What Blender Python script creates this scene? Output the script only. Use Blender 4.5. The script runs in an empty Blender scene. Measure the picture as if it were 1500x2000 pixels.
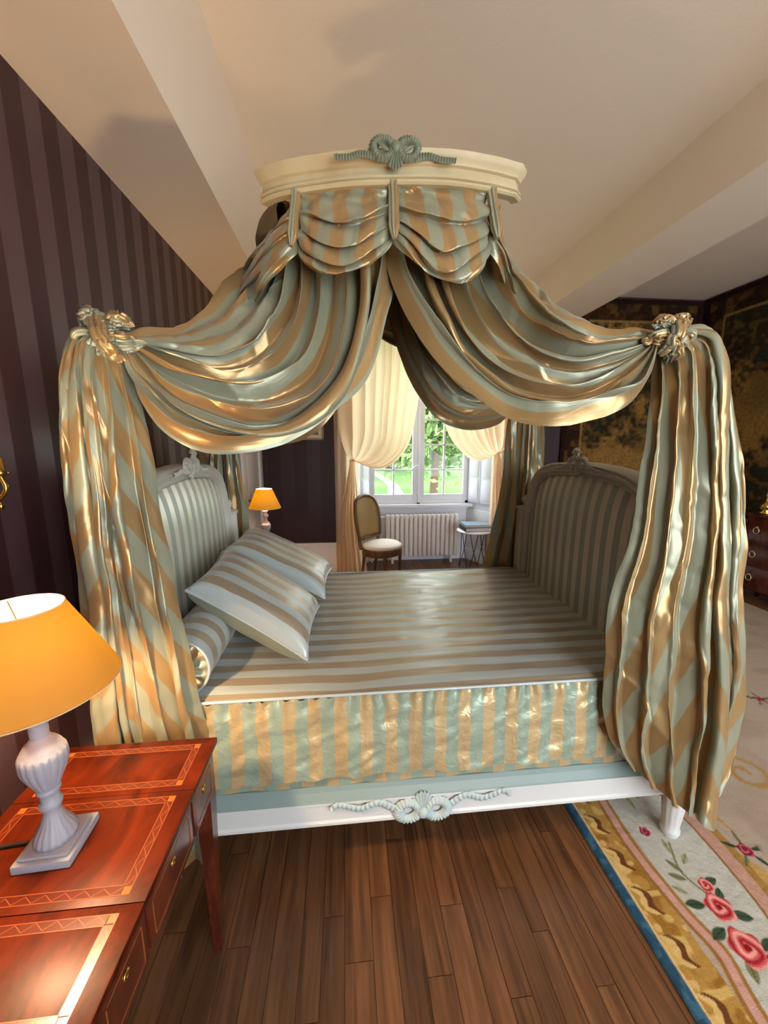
import bpy, bmesh, math, random
import numpy as np
random.seed(7)
RNG = np.random.default_rng(7)
sc = bpy.context.scene
COL = sc.collection
PI = math.pi

# ------------------------------------------------------------------ camera
FPX, CX, CY = 755.0, 750.0, 1000.0
CAM = np.array([0.0, 0.0, 1.55])
_p = math.atan(132 / FPX)
_up = np.array([0, -math.cos(_p), -math.sin(_p)])
_v = np.array([(675 - CX) / FPX, (868 - CY) / FPX, 1.0]); _v /= np.linalg.norm(_v)
_Y = _v - _up * _v.dot(_up); _Y /= np.linalg.norm(_Y)
ROOM = np.stack([np.cross(_Y, _up), _Y, _up])          # room axes in camera space

def at(px, py, y):
    """point of the room seen at a photo position, standing at depth y"""
    d = ROOM @ np.array([(px - CX) / FPX, (py - CY) / FPX, 1.0])
    return CAM + d * (y / d[1])

from mathutils import Matrix, Vector
cd = bpy.data.cameras.new('camera'); cam = bpy.data.objects.new('camera', cd); COL.objects.link(cam)
r_, u_, f_ = ROOM @ np.array([1, 0, 0]), ROOM @ np.array([0, -1, 0]), ROOM @ np.array([0, 0, 1])
cam.matrix_world = Matrix(((r_[0], u_[0], -f_[0], CAM[0]), (r_[1], u_[1], -f_[1], CAM[1]), (r_[2], u_[2], -f_[2], CAM[2]), (0, 0, 0, 1)))
cd.sensor_fit = 'HORIZONTAL'; cd.sensor_width = 36; cd.lens = 36 * FPX / 1500; cd.clip_start = 0.02; cd.clip_end = 400
sc.camera = cam

# ------------------------------------------------------------------ light
w = bpy.data.worlds.new('overcast_sky'); sc.world = w; w.use_nodes = True
bg = w.node_tree.nodes['Background']; bg.inputs[0].default_value = (0.86, 0.93, 1.0, 1); bg.inputs[1].default_value = 11.0
sd = bpy.data.lights.new('sun', 'SUN'); sun = bpy.data.objects.new('sun', sd); COL.objects.link(sun)
sd.energy = 6.0; sd.angle = 0.02; sd.color = (1, 0.95, 0.85)
sun.rotation_euler = Vector((-0.6, 0.03, -0.8)).to_track_quat('-Z', 'Y').to_euler()

def portal(name, x, y, z, sx, sz, diry):
    l = bpy.data.lights.new(name, 'AREA'); l.shape = 'RECTANGLE'; l.size = sx; l.size_y = sz
    l.cycles.is_portal = True
    o = bpy.data.objects.new(name, l); COL.objects.link(o); o.location = (x, y, z)
    o.rotation_euler = Vector((0, diry, 0)).to_track_quat('-Z', 'Z').to_euler()
portal('back_window_portal', 0.95, 5.12, 1.85, 1.5, 2.3, -1)
FRONT_WINDOWS = [(0.55, 1.95), (2.45, 3.85)]         # daylight from the windows behind the camera
for a, b in FRONT_WINDOWS:
    l = bpy.data.lights.new('front_window_daylight', 'AREA'); l.shape = 'RECTANGLE'; l.size = b - a - 0.1; l.size_y = 2.0; l.energy = 19; l.color = (1.0, 0.98, 0.96)
    o = bpy.data.objects.new('front_window_daylight', l); COL.objects.link(o); o.location = ((a + b) / 2, -1.66, 1.6); o.rotation_euler = Vector((0, 1, 0)).to_track_quat('-Z', 'Z').to_euler()
sc.view_settings.view_transform = 'Standard'; sc.view_settings.look = 'None'
sc.view_settings.exposure = 0.0; sc.view_settings.gamma = 1; sc.view_settings.use_curve_mapping = False
cy = sc.cycles
cy.use_adaptive_sampling = True; cy.adaptive_threshold = 0.02; cy.max_bounces = 7; cy.diffuse_bounces = 4; cy.glossy_bounces = 3; cy.transmission_bounces = 4; cy.transparent_max_bounces = 8
cy.caustics_reflective = False; cy.caustics_refractive = False; cy.sample_clamp_indirect = 6.0; cy.blur_glossy = 1.0

# ------------------------------------------------------------------ helpers
def tag(o, label=None, cat=None, group=None, kind=None):
    if label: o['label'] = label
    if cat: o['category'] = cat
    if group: o['group'] = group
    if kind: o['kind'] = kind
    return o

def empty(name, loc=(0, 0, 0), rz=0.0, label=None, cat=None, group=None):
    o = bpy.data.objects.new(name, None); COL.objects.link(o); o.location = loc; o.rotation_euler = (0, 0, rz)
    o.empty_display_size = 0.1
    return tag(o, label, cat, group)

def link(name, me, mat=None, parent=None, world=True):
    o = bpy.data.objects.new(name, me); COL.objects.link(o)
    if mat and not me.materials: me.materials.append(mat)
    if parent:
        o.parent = parent
        if world:                                   # mesh given in room coordinates
            o.matrix_parent_inverse = mw(parent).inverted()
    return o

def mw(o):
    m = Matrix.Translation(o.location) @ o.rotation_euler.to_matrix().to_4x4()
    return mw(o.parent) @ o.matrix_parent_inverse @ m if o.parent else m

class MB:
    """collects shapes, links them as one mesh"""
    def __init__(s): s.v = []; s.f = []; s.uv = []; s.n = 0; s.col = []
    def add(s, V, F, UV=None):
        V = np.asarray(V, float).reshape(-1, 3)
        s.v.append(V); s.f += [tuple(int(i) + s.n for i in f) for f in F]
        s.uv.append(np.asarray(UV, float).reshape(-1, 2) if UV is not None else np.stack([V[:, 0] + V[:, 1], V[:, 2]], 1))
        s.n += len(V); return s
    def grid(s, P, UV=None, cu=False, cv=False, flip=False):
        P = np.asarray(P, float); a, b = P.shape[:2]
        i = np.arange(a if cu else a - 1); j = np.arange(b if cv else b - 1)
        I, J = np.meshgrid(i, j, indexing='ij'); I2 = (I + 1) % a; J2 = (J + 1) % b
        q = np.stack([I * b + J, I2 * b + J, I2 * b + J2, I * b + J2], -1).reshape(-1, 4)
        if flip: q = q[:, ::-1]
        return s.add(P, q.tolist(), UV)
    def box(s, x0, x1, y0, y1, z0, z1, bev=0.0, M=None):
        bm = bmesh.new(); bmesh.ops.create_cube(bm, size=1.0)
        for v in bm.verts: v.co = Vector(((x0 + x1) / 2 + v.co.x * (x1 - x0), (y0 + y1) / 2 + v.co.y * (y1 - y0), (z0 + z1) / 2 + v.co.z * (z1 - z0)))
        if bev: bmesh.ops.bevel(bm, geom=bm.edges[:], offset=bev, segments=2, affect='EDGES', profile=0.6)
        if M is not None: bm.transform(M)
        bm.verts.index_update()
        s.add([v.co[:] for v in bm.verts], [[v.index for v in f.verts] for f in bm.faces]); bm.free(); return s
    def lathe(s, prof, c=(0, 0, 0), n=32, flute=None, M=None):
        th = np.linspace(0, 2 * PI, n, endpoint=False); P = []
        for k, (r, z) in enumerate(prof):
            rr = r * (1 + (flute(k, th) if flute else 0 * th))
            P.append(np.stack([c[0] + rr * np.cos(th), c[1] + rr * np.sin(th), np.full(n, c[2] + z)], 1))
        P = np.array(P)
        if M is not None: P = xf(P, M)
        return s.grid(P, cv=True, flip=True)
    def tube(s, pts, rad, n=8, closed=False, shape=None, caps=True):
        pts = np.asarray(pts, float); m = len(pts)
        rad = np.broadcast_to(np.asarray(rad, float), (m,))
        T = np.gradient(pts, axis=0) if not closed else (np.roll(pts, -1, 0) - np.roll(pts, 1, 0))
        T /= np.linalg.norm(T, axis=1)[:, None] + 1e-12
        nrm = np.cross(T[0], [0.3, 0.2, 1.0]); nrm /= np.linalg.norm(nrm)
        th = np.linspace(0, 2 * PI, n, endpoint=False); P = []; L = 0; U = []
        for k in range(m):
            nrm = nrm - T[k] * nrm.dot(T[k]); nrm /= np.linalg.norm(nrm)
            b = np.cross(T[k], nrm)
            sh = shape(th, k / max(1, m - 1)) if shape is not None else np.ones(n)
            P.append(pts[k] + rad[k] * ((np.cos(th) * sh)[:, None] * nrm + (np.sin(th) * sh)[:, None] * b))
            if k: L += np.linalg.norm(pts[k] - pts[k - 1])
            U.append(np.stack([th / (2 * PI) * 6.0 * rad.max(), np.full(n, L)], 1))
        P = np.array(P)
        s.grid(P, np.array(U), cu=closed, cv=True)
        if caps and not closed:
            s.add(P[0], [list(range(n))]); s.add(P[-1], [list(range(n))[::-1]])
        return s
    def build(s, name, mat, parent=None, smooth=True, world=True, angle=None):
        me = bpy.data.meshes.new(name)
        V = np.concatenate(s.v); me.from_pydata(V.tolist(), [], s.f)
        uv = me.uv_layers.new(name='UVMap'); UV = np.concatenate(s.uv)
        li = np.empty(len(me.loops), np.int32); me.loops.foreach_get('vertex_index', li)
        uv.data.foreach_set('uv', UV[li].astype(np.float32).ravel())
        me.polygons.foreach_set('use_smooth', [smooth] * len(me.polygons))
        if smooth and angle: me.set_sharp_from_angle(angle=math.radians(angle))
        me.update()
        return link(name, me, mat, parent, world)

def xf(P, M):
    A = np.array(M); P = np.asarray(P, float); return P @ A[:3, :3].T + A[:3, 3]

def bxo(name, x0, x1, y0, y1, z0, z1, mat, parent=None, bev=0.004):
    return MB().box(x0, x1, y0, y1, z0, z1, bev).build(name, mat, parent, angle=35)

def spline(pts, n):
    """Catmull-Rom through pts, n points even in length"""
    P = np.asarray(pts, float); Q = np.vstack([2 * P[0] - P[1], P, 2 * P[-1] - P[-2]]); out = []
    for i in range(1, len(Q) - 2):
        t = np.linspace(0, 1, 24, endpoint=False)[:, None]; a, b, c, d = Q[i - 1], Q[i], Q[i + 1], Q[i + 2]
        out.append(0.5 * (2 * b + (c - a) * t + (2 * a - 5 * b + 4 * c - d) * t ** 2 + (3 * b - a - 3 * c + d) * t ** 3))
    out = np.vstack(out + [P[-1:]])
    L = np.r_[0, np.cumsum(np.linalg.norm(np.diff(out, axis=0), axis=1))]; s = np.linspace(0, L[-1], n)
    return np.stack([np.interp(s, L, out[:, k]) for k in range(3)], 1)

def loft(guides, nu, nv):
    """surface through guide curves: P[u along, v across]"""
    G = np.array([spline(g, nu) for g in guides])
    P = np.zeros((nu, nv, 3))
    t = np.linspace(0, len(G) - 1, nv); i = np.minimum(t.astype(int), len(G) - 2); f = (t - i)[:, None, None]
    Q = np.concatenate([2 * G[:1] - G[1:2], G, 2 * G[-1:] - G[-2:-1]])
    a, b, c, d = Q[i], Q[i + 1], Q[i + 2], Q[i + 3]
    R = 0.5 * (2 * b + (c - a) * f + (2 * a - 5 * b + 4 * c - d) * f ** 2 + (3 * b - a - 3 * c + d) * f ** 3)
    return R.transpose(1, 0, 2)

def normals(P):
    du = np.gradient(P, axis=0); dv = np.gradient(P, axis=1); N = np.cross(du, dv)
    return N / (np.linalg.norm(N, axis=2)[..., None] + 1e-9)

def noise2(a, b, seed=0):
    """smooth value noise, arrays in lattice units"""
    g = np.random.default_rng(seed).random((64, 64)) * 2 - 1
    i = np.floor(a).astype(int); j = np.floor(b).astype(int); x = a - i; y = b - j
    x = x * x * (3 - 2 * x); y = y * y * (3 - 2 * y)
    G = lambda p, q: g[p % 64, q % 64]
    return (G(i, j) * (1 - x) + G(i + 1, j) * x) * (1 - y) + (G(i, j + 1) * (1 - x) + G(i + 1, j + 1) * x) * y

def arc_v(P):
    """length across the cloth at each v (mean over the rows)"""
    d = np.linalg.norm(np.diff(P, axis=1), axis=2)
    m = np.median(d[len(d) // 4: 3 * len(d) // 4 + 1], axis=0)
    return np.r_[0, np.cumsum(m)]
def arc_u(P):
    d = np.linalg.norm(np.diff(P, axis=0), axis=2); return np.vstack([np.zeros(P.shape[1]), np.cumsum(d, 0)])

# ------------------------------------------------------------------ materials
def new_mat(name):
    m = bpy.data.materials.new(name); m.use_nodes = True; nt = m.node_tree
    return m, nt, nt.nodes['Principled BSDF']
def N(nt, t, **kw):
    n = nt.nodes.new(t)
    for k, v in kw.items():
        if k.startswith('i_'): n.inputs[k[2:].replace('_', ' ')].default_value = v
        else: setattr(n, k, v)
    return n
def C3(c): return (c[0], c[1], c[2], 1)
def S(r, g, b):
    f = lambda x: (x / 255 / 12.92) if x / 255 <= 0.04045 else ((x / 255 + 0.055) / 1.055) ** 2.4
    return (f(r), f(g), f(b))

def plain(name, c, rough=0.5, metal=0.0, spec=0.5, bump=None, vary=None, sheen=0.0, coat=0.0):
    m, nt, p = new_mat(name)
    p.inputs['Base Color'].default_value = C3(c); p.inputs['Roughness'].default_value = rough; p.inputs['Metallic'].default_value = metal
    p.inputs['Specular IOR Level'].default_value = spec; p.inputs['Sheen Weight'].default_value = sheen; p.inputs['Coat Weight'].default_value = coat
    tc = N(nt, 'ShaderNodeTexCoord')
    if bump:
        n = N(nt, 'ShaderNodeTexNoise', i_Scale=bump[0], i_Detail=4.0); nt.links.new(tc.outputs['Object'], n.inputs['Vector'])
        b = N(nt, 'ShaderNodeBump', i_Strength=bump[1], i_Distance=bump[2] if len(bump) > 2 else 0.01)
        nt.links.new(n.outputs['Fac'], b.inputs['Height']); nt.links.new(b.outputs[0], p.inputs['Normal'])
    if vary:                                         # (scale, second colour, low, high)
        n = N(nt, 'ShaderNodeTexNoise', i_Scale=vary[0], i_Detail=5.0); nt.links.new(tc.outputs['Object'], n.inputs['Vector'])
        r = N(nt, 'ShaderNodeValToRGB'); r.color_ramp.elements[0].color = C3(c); r.color_ramp.elements[1].color = C3(vary[1])
        r.color_ramp.elements[0].position = vary[2]; r.color_ramp.elements[1].position = vary[3]
        nt.links.new(n.outputs['Fac'], r.inputs[0]); nt.links.new(r.outputs[0], p.inputs['Base Color'])
    return m

def silk(name, green, gold, period=0.087, bumpk=0.35, scale=(26, 7), gr=0.40, go=0.30, duty=0.5, gm=0.12, om=0.30):
    """taffeta stripes along UV v, u in metres across"""
    m, nt, p = new_mat(name); L = nt.links.new
    uv = N(nt, 'ShaderNodeUVMap'); sp = N(nt, 'ShaderNodeSeparateXYZ'); L(uv.outputs[0], sp.inputs[0])
    d = N(nt, 'ShaderNodeMath', operation='DIVIDE'); d.inputs[1].default_value = period; L(sp.outputs[0], d.inputs[0])
    fr = N(nt, 'ShaderNodeMath', operation='FRACT'); L(d.outputs[0], fr.inputs[0])
    gt = N(nt, 'ShaderNodeMath', operation='GREATER_THAN'); gt.inputs[1].default_value = duty; L(fr.outputs[0], gt.inputs[0])
    mx = N(nt, 'ShaderNodeMix', data_type='RGBA'); mx.inputs[6].default_value = C3(green); mx.inputs[7].default_value = C3(gold)
    L(gt.outputs[0], mx.inputs[0]); L(mx.outputs[2], p.inputs['Base Color'])
    def lerp(a, b, s):
        q = N(nt, 'ShaderNodeMix', data_type='FLOAT'); q.inputs[2].default_value = a; q.inputs[3].default_value = b
        L(gt.outputs[0], q.inputs[0]); L(q.outputs[0], p.inputs[s])
    lerp(gr, go, 'Roughness'); lerp(gm, om, 'Metallic')
    p.inputs['Specular IOR Level'].default_value = 0.6; p.inputs['Sheen Weight'].default_value = 0.15
    mp = N(nt, 'ShaderNodeMapping'); mp.inputs['Scale'].default_value = (scale[0], scale[1], 1); L(uv.outputs[0], mp.inputs[0])
    n = N(nt, 'ShaderNodeTexNoise', i_Scale=1.0, i_Detail=3.0, i_Roughness=0.5, i_Distortion=0.6); L(mp.outputs[0], n.inputs['Vector'])
    b = N(nt, 'ShaderNodeBump', i_Strength=bumpk, i_Distance=0.012); L(n.outputs['Fac'], b.inputs['Height']); L(b.outputs[0], p.inputs['Normal'])
    return m

def position(nt):
    return N(nt, 'ShaderNodeNewGeometry').outputs['Position']

def attr_mat(name, rough=0.9, nscale=60, nmix=0.25, bump=0.3, spec=0.2):
    m, nt, p = new_mat(name); L = nt.links.new
    a = N(nt, 'ShaderNodeAttribute', attribute_name='Col')
    n = N(nt, 'ShaderNodeTexNoise', i_Scale=nscale, i_Detail=5.0); L(position(nt), n.inputs['Vector'])
    r = N(nt, 'ShaderNodeMapRange'); r.inputs[3].default_value = 1 - nmix; r.inputs[4].default_value = 1 + nmix; L(n.outputs['Fac'], r.inputs[0])
    mx = N(nt, 'ShaderNodeVectorMath', operation='SCALE'); L(a.outputs['Color'], mx.inputs[0]); L(r.outputs[0], mx.inputs['Scale'])
    L(mx.outputs[0], p.inputs['Base Color']); p.inputs['Roughness'].default_value = rough; p.inputs['Specular IOR Level'].default_value = spec
    b = N(nt, 'ShaderNodeBump', i_Strength=bump, i_Distance=0.004); L(n.outputs['Fac'], b.inputs['Height']); L(b.outputs[0], p.inputs['Normal'])
    return m

def wallpaper(name, axis, c1, c2, period):
    m, nt, p = new_mat(name); L = nt.links.new
    sp = N(nt, 'ShaderNodeSeparateXYZ'); L(position(nt), sp.inputs[0])
    d = N(nt, 'ShaderNodeMath', operation='DIVIDE'); d.inputs[1].default_value = period; L(sp.outputs[axis], d.inputs[0])
    fr = N(nt, 'ShaderNodeMath', operation='FRACT'); L(d.outputs[0], fr.inputs[0])
    gt = N(nt, 'ShaderNodeMath', operation='GREATER_THAN'); gt.inputs[1].default_value = 0.5; L(fr.outputs[0], gt.inputs[0])
    mx = N(nt, 'ShaderNodeMix', data_type='RGBA'); mx.inputs[6].default_value = C3(c1); mx.inputs[7].default_value = C3(c2)
    L(gt.outputs[0], mx.inputs[0]); L(mx.outputs[2], p.inputs['Base Color'])
    q = N(nt, 'ShaderNodeMix', data_type='FLOAT'); q.inputs[2].default_value = 0.55; q.inputs[3].default_value = 0.36
    L(gt.outputs[0], q.inputs[0]); L(q.outputs[0], p.inputs['Roughness']); p.inputs['Specular IOR Level'].default_value = 0.4
    return m

def wood(name, c_dark, c_light, stretch, rough=0.35, swirl=0.6, coat=0.0, randomize=False):
    m, nt, p = new_mat(name); L = nt.links.new
    mp = N(nt, 'ShaderNodeMapping'); mp.inputs['Scale'].default_value = stretch; L(position(nt), mp.inputs[0])
    src = mp.outputs[0]
    if randomize:
        oi = N(nt, 'ShaderNodeObjectInfo'); ad = N(nt, 'ShaderNodeVectorMath', operation='ADD'); sc_ = N(nt, 'ShaderNodeMath', operation='MULTIPLY'); sc_.inputs[1].default_value = 37.0
        L(oi.outputs['Random'], sc_.inputs[0]); L(mp.outputs[0], ad.inputs[0]); L(sc_.outputs[0], ad.inputs[1]); src = ad.outputs[0]
    n = N(nt, 'ShaderNodeTexNoise', i_Scale=1.0, i_Detail=7.0, i_Roughness=0.62, i_Distortion=swirl); L(src, n.inputs['Vector'])
    r = N(nt, 'ShaderNodeValToRGB'); e = r.color_ramp.elements; e[0].color = C3(c_dark); e[1].color = C3(c_light); e[0].position = 0.33; e[1].position = 0.68
    L(n.outputs['Fac'], r.inputs[0]); out = r.outputs[0]
    if randomize:
        hs = N(nt, 'ShaderNodeHueSaturation'); mr = N(nt, 'ShaderNodeMapRange'); mr.inputs[3].default_value = 0.75; mr.inputs[4].default_value = 1.28
        L(oi.outputs['Random'], mr.inputs[0]); L(mr.outputs[0], hs.inputs['Value']); L(out, hs.inputs['Color']); out = hs.outputs[0]
    L(out, p.inputs['Base Color']); p.inputs['Roughness'].default_value = rough; p.inputs['Coat Weight'].default_value = coat; p.inputs['Coat Roughness'].default_value = 0.22
    b = N(nt, 'ShaderNodeBump', i_Strength=0.12, i_Distance=0.003); L(n.outputs['Fac'], b.inputs['Height']); L(b.outputs[0], p.inputs['Normal'])
    return m

def cloth_thin(name, c, trans=0.5, rough=0.8):
    m, nt, p = new_mat(name); L = nt.links.new
    p.inputs['Base Color'].default_value = C3(c); p.inputs['Roughness'].default_value = rough
    t = N(nt, 'ShaderNodeBsdfTranslucent'); t.inputs[0].default_value = C3(c)
    mx = N(nt, 'ShaderNodeMixShader'); mx.inputs[0].default_value = trans
    L(p.outputs[0], mx.inputs[1]); L(t.outputs[0], mx.inputs[2]); L(mx.outputs[0], nt.nodes['Material Output'].inputs[0])
    return m

def glass(name):
    m, nt, p = new_mat(name); L = nt.links.new
    t = N(nt, 'ShaderNodeBsdfTransparent'); g = N(nt, 'ShaderNodeBsdfGlossy'); g.inputs['Roughness'].default_value = 0.02
    mx = N(nt, 'ShaderNodeMixShader'); mx.inputs[0].default_value = 0.01
    L(t.outputs[0], mx.inputs[1]); L(g.outputs[0], mx.inputs[2]); L(mx.outputs[0], nt.nodes['Material Output'].inputs[0])
    return m

M = {}
SG, SO = S(146, 147, 122), S(166, 135, 88)
M['silk'] = silk('striped_silk_taffeta', SG, SO, period=0.098, bumpk=0.14, scale=(30, 5), gm=0.28, om=0.48, gr=0.36, go=0.3)
M['silk_bed'] = silk('striped_silk_bedspread', S(174, 183, 180), S(162, 147, 124), bumpk=0.10, scale=(9, 5), go=0.3, gr=0.34)
M['silk_skirt'] = silk('striped_silk_skirt', S(150, 166, 146), S(208, 183, 136), bumpk=0.34, scale=(34, 18), gm=0.25, om=0.45)
M['silk_board'] = silk('striped_silk_upholstery', S(150, 156, 140), S(204, 198, 178), period=0.075, bumpk=0.05, gr=0.42, go=0.3, gm=0.15, om=0.2)
M['white_paint'] = plain('white_painted_wood', S(210, 210, 207), 0.38, bump=(40, 0.08))
M['cream_paint'] = plain('aged_cream_paint', S(190, 174, 136), 0.5, bump=(30, 0.12), vary=(9, S(176, 156, 116), 0.4, 0.75))
M['grey_paint'] = plain('grey_cream_paint', S(196, 192, 178), 0.42, bump=(60, 0.1))
M['teal_paint'] = plain('pale_teal_paint', S(126, 144, 140), 0.45, bump=(50, 0.08))
M['bow_blue'] = plain('pale_blue_grey_paint', S(174, 188, 186), 0.5, bump=(80, 0.15))
M['bow_green'] = plain('sage_green_paint', S(112, 118, 96), 0.5, bump=(80, 0.2))
M['plaster'] = plain('ceiling_plaster', S(232, 214, 192), 0.9, bump=(70, 0.08), spec=0.2)
M['white_trim'] = plain('white_trim_paint', S(238, 230, 226), 0.45)
M['window_white'] = plain('window_white_paint', S(240, 242, 250), 0.4)
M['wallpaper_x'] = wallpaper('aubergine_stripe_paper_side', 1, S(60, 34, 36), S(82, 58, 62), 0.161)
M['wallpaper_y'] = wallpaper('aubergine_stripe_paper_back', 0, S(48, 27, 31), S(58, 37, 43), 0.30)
M['plank'] = wood('oiled_oak_planks', S(66, 41, 26), S(124, 83, 52), (34, 2.2, 20), rough=0.36, swirl=0.5, randomize=True)
M['floor_far'] = wood('oiled_oak_floor', S(84, 50, 28), S(140, 90, 54), (30, 2.2, 20), rough=0.36)
M['mahogany'] = wood('polished_mahogany', S(48, 12, 4), S(104, 37, 13), (9, 3.2, 9), rough=0.36, swirl=2.2, coat=0.0)
M['mahogany'].node_tree.nodes['Principled BSDF'].inputs['Specular IOR Level'].default_value = 0.16
M['mahogany_dark'] = wood('dark_mahogany', S(60, 20, 12), S(104, 44, 26), (14, 14, 3), rough=0.25, swirl=1.0, coat=0.4)
M['inlay'] = plain('satinwood_inlay', S(152, 82, 42), 0.3)
M['inlay_dark'] = plain('ebonised_inlay', S(92, 32, 14), 0.3)
M['rim_shade'] = plain('shaded_rim_brown', S(122, 106, 78), 0.55, vary=(12, S(100, 84, 58), 0.4, 0.7))  # crown rim: the shade it sits in is put into this darker brown
M['brass'] = plain('brass', S(214, 170, 82), 0.25, metal=1.0)
M['iron'] = plain('dark_iron', S(60, 44, 36), 0.4, metal=0.6)
M['lamp_white'] = plain('white_lamp_stand', S(156, 159, 168), 0.5, bump=(90, 0.1))
M['peach'] = cloth_thin('peach_curtain', S(248, 222, 188), 0.62)
M['glass'] = glass('window_glass')
M['black'] = plain('black_cord', S(24, 20, 18), 0.5)
M['walnut'] = wood('walnut_chair_frame', S(84, 56, 30), S(134, 96, 56), (20, 20, 5), rough=0.4)
M['chair_back'] = plain('olive_gold_upholstery', S(172, 142, 86), 0.7, bump=(200, 0.2))
M['chair_seat'] = plain('cream_upholstery', S(236, 228, 210), 0.7, bump=(150, 0.1))
M['inlay_corner'] = plain('amber_inlay', S(168, 88, 34), 0.3)

# ------------------------------------------------------------------ the room
XL, XR, YB, YF = -1.0, 4.31, 4.6, -1.6
ZC, ZS = 3.25, 2.69
def struct(o): o['kind'] = 'structure'; return o

fl = struct(bxo('floor', XL - 0.1, XR + 0.1, YF - 0.1, 5.15, -0.12, -0.004, M['floor_far'], bev=0))
_bm = bmesh.new(); bmesh.ops.create_cube(_bm, size=1.0); bmesh.ops.bevel(_bm, geom=[e for e in _bm.edges], offset=0.012, segments=1, affect='EDGES')
plank_me = bpy.data.meshes.new('plank'); _bm.to_mesh(plank_me); _bm.free(); plank_me.materials.append(M['plank'])
x = XL; rows = 0
while x < 1.84:
    wd = random.choice([0.06, 0.066, 0.07, 0.075, 0.08, 0.088]); y = 0.3 - random.random() * 0.8 if x < 1.05 else 3.6
    while y < 4.98:
        ln = random.uniform(0.45, 1.15); y1 = min(y + ln, 5.0)
        if not (1.05 <= x and y1 < 3.6):
            o = link('plank', plank_me, None, fl)
            o.matrix_parent_inverse = Matrix()
            o.location = (x + wd / 2, (y + y1) / 2, -0.0115 + random.uniform(-0.0006, 0.0004)); o.scale = (wd - 0.0022, y1 - y - 0.0022, 0.022)
        y = y1
    x += wd; rows += 1

def wall(name, x0, x1, y0, y1, z0, z1, m): return struct(bxo(name, x0, x1, y0, y1, z0, z1, m, bev=0))
wall('wall_left', XL - 0.12, XL, YF, YB, 0, ZC + 0.1, M['wallpaper_x'])
wall('wall_right', XR, XR + 0.12, YF, YB, 0, ZC + 0.1, M['wallpaper_x'])
wb = MB().box(XL - 0.12, 0.02, YB, YB + 0.12, 0, ZC + 0.1).box(1.84, XR + 0.12, YB, YB + 0.12, 0, ZC + 0.1).box(0.02, 1.84, YB, YB + 0.12, 2.95, ZC + 0.1)
struct(wb.build('wall_back', M['wallpaper_y'], smooth=False))
wf = MB(); xe = XL - 0.12
for a, b in FRONT_WINDOWS:
    wf.box(xe, a, YF - 0.12, YF, 0, ZC + 0.1).box(a, b, YF - 0.12, YF, 0, 0.5).box(a, b, YF - 0.12, YF, 2.7, ZC + 0.1); xe = b
wf.box(xe, XR + 0.12, YF - 0.12, YF, 0, ZC + 0.1)
struct(wf.build('wall_front', M['wallpaper_y'], smooth=False))
for k, (a, b) in enumerate(FRONT_WINDOWS):
    m_ = MB()
    for x0, x1, z0, z1 in ((a, a + 0.06, 0.5, 2.7), (b - 0.06, b, 0.5, 2.7), ((a + b) / 2 - 0.04, (a + b) / 2 + 0.04, 0.5, 2.7), (a, b, 0.5, 0.58), (a, b, 2.63, 2.7), (a, b, 1.4, 1.43), (a, b, 2.0, 2.03)):
        m_.box(x0, x1, YF - 0.05, YF - 0.01, z0, z1)
    struct(m_.build('window_%d' % (k + 2), M['window_white'], smooth=False))
# ceiling, the lower soffit along the left wall, the beam to the right
ce = MB().box(-0.72, 2.1, YF, YB, ZC, ZC + 0.12).box(2.1, XR + 0.1, YF, YB, ZC, ZC + 0.12)
struct(ce.build('ceiling', M['plaster'], smooth=False))
def prism(prof, y0, y1):
    P = np.array([[(x, y0, z) for x, z in prof], [(x, y1, z) for x, z in prof]]); n = len(prof)
    m_ = MB().grid(P, cv=True); m_.add(P[0], [list(range(n))]); m_.add(P[1], [list(range(n))[::-1]]); return m_
struct(prism([(XL - 0.1, ZS), (-0.587, ZS), (-0.534, ZC + 0.05), (XL - 0.1, ZC + 0.05)], YF, YB).build('ceiling_soffit', M['plaster'], smooth=False))
struct(prism([(2.05, 2.9), (2.546, 2.9), (2.56, ZC + 0.05), (1.99, ZC + 0.05)], YF, YB).build('ceiling_beam', M['plaster'], smooth=False))

def moulding(name, x0, x1, y0, y1, h, axis):
    """white plinth with a stepped cap; axis: the wall's direction"""
    m_ = MB(); d = 0.018
    for z0, z1, t in ((0, h - 0.05, d), (0.0, 0.13, d + 0.012), (h - 0.055, h - 0.03, d + 0.008), (h - 0.03, h, d + 0.02)):
        if axis == 'y': m_.box(x0, x0 + t, y0, y1, z0, z1, 0.004)
        else: m_.box(x0, x1, y0 - t, y0, z0, z1, 0.004)
    return struct(m_.build(name, M['white_trim'], angle=35))
moulding('baseboard_left', XL, XL, YF, 3.72, 0.38, 'y')
moulding('baseboard_back', XL, 0.02, YB, YB, 0.38, 'x')
moulding('baseboard_right', 1.84, XR, YB, YB, 0.38, 'x')

# panelled door on the left wall near the corner
dr = struct(empty('door_1', (XL, 4.15, 0)))
for y0, y1, z0, z1 in ((3.72, 3.84, 0, 2.2), (4.46, 4.58, 0, 2.2), (3.72, 4.58, 2.2, 2.32)):
    bxo('door_casing', XL, XL + 0.05, y0, y1, z0, z1, M['white_trim'], dr)
lf = bxo('door_leaf', XL, XL + 0.025, 3.84, 4.46, 0.01, 2.2, M['white_trim'], dr)
for z0, z1 in ((0.15, 0.75), (0.9, 1.45), (1.55, 2.08)):
    bxo('door_panel', XL + 0.025, XL + 0.034, 3.95, 4.35, z0, z1, M['white_trim'], lf, 0.006)
MB().lathe([(0, 0), (0.012, 0), (0.012, 0.03), (0.024, 0.036), (0.026, 0.055), (0, 0.065)], n=16, M=Matrix.Translation((XL + 0.025, 3.9, 1.0)) @ Matrix.Rotation(PI / 2, 4, 'Y')).build('door_knob', M['brass'], lf)

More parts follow.
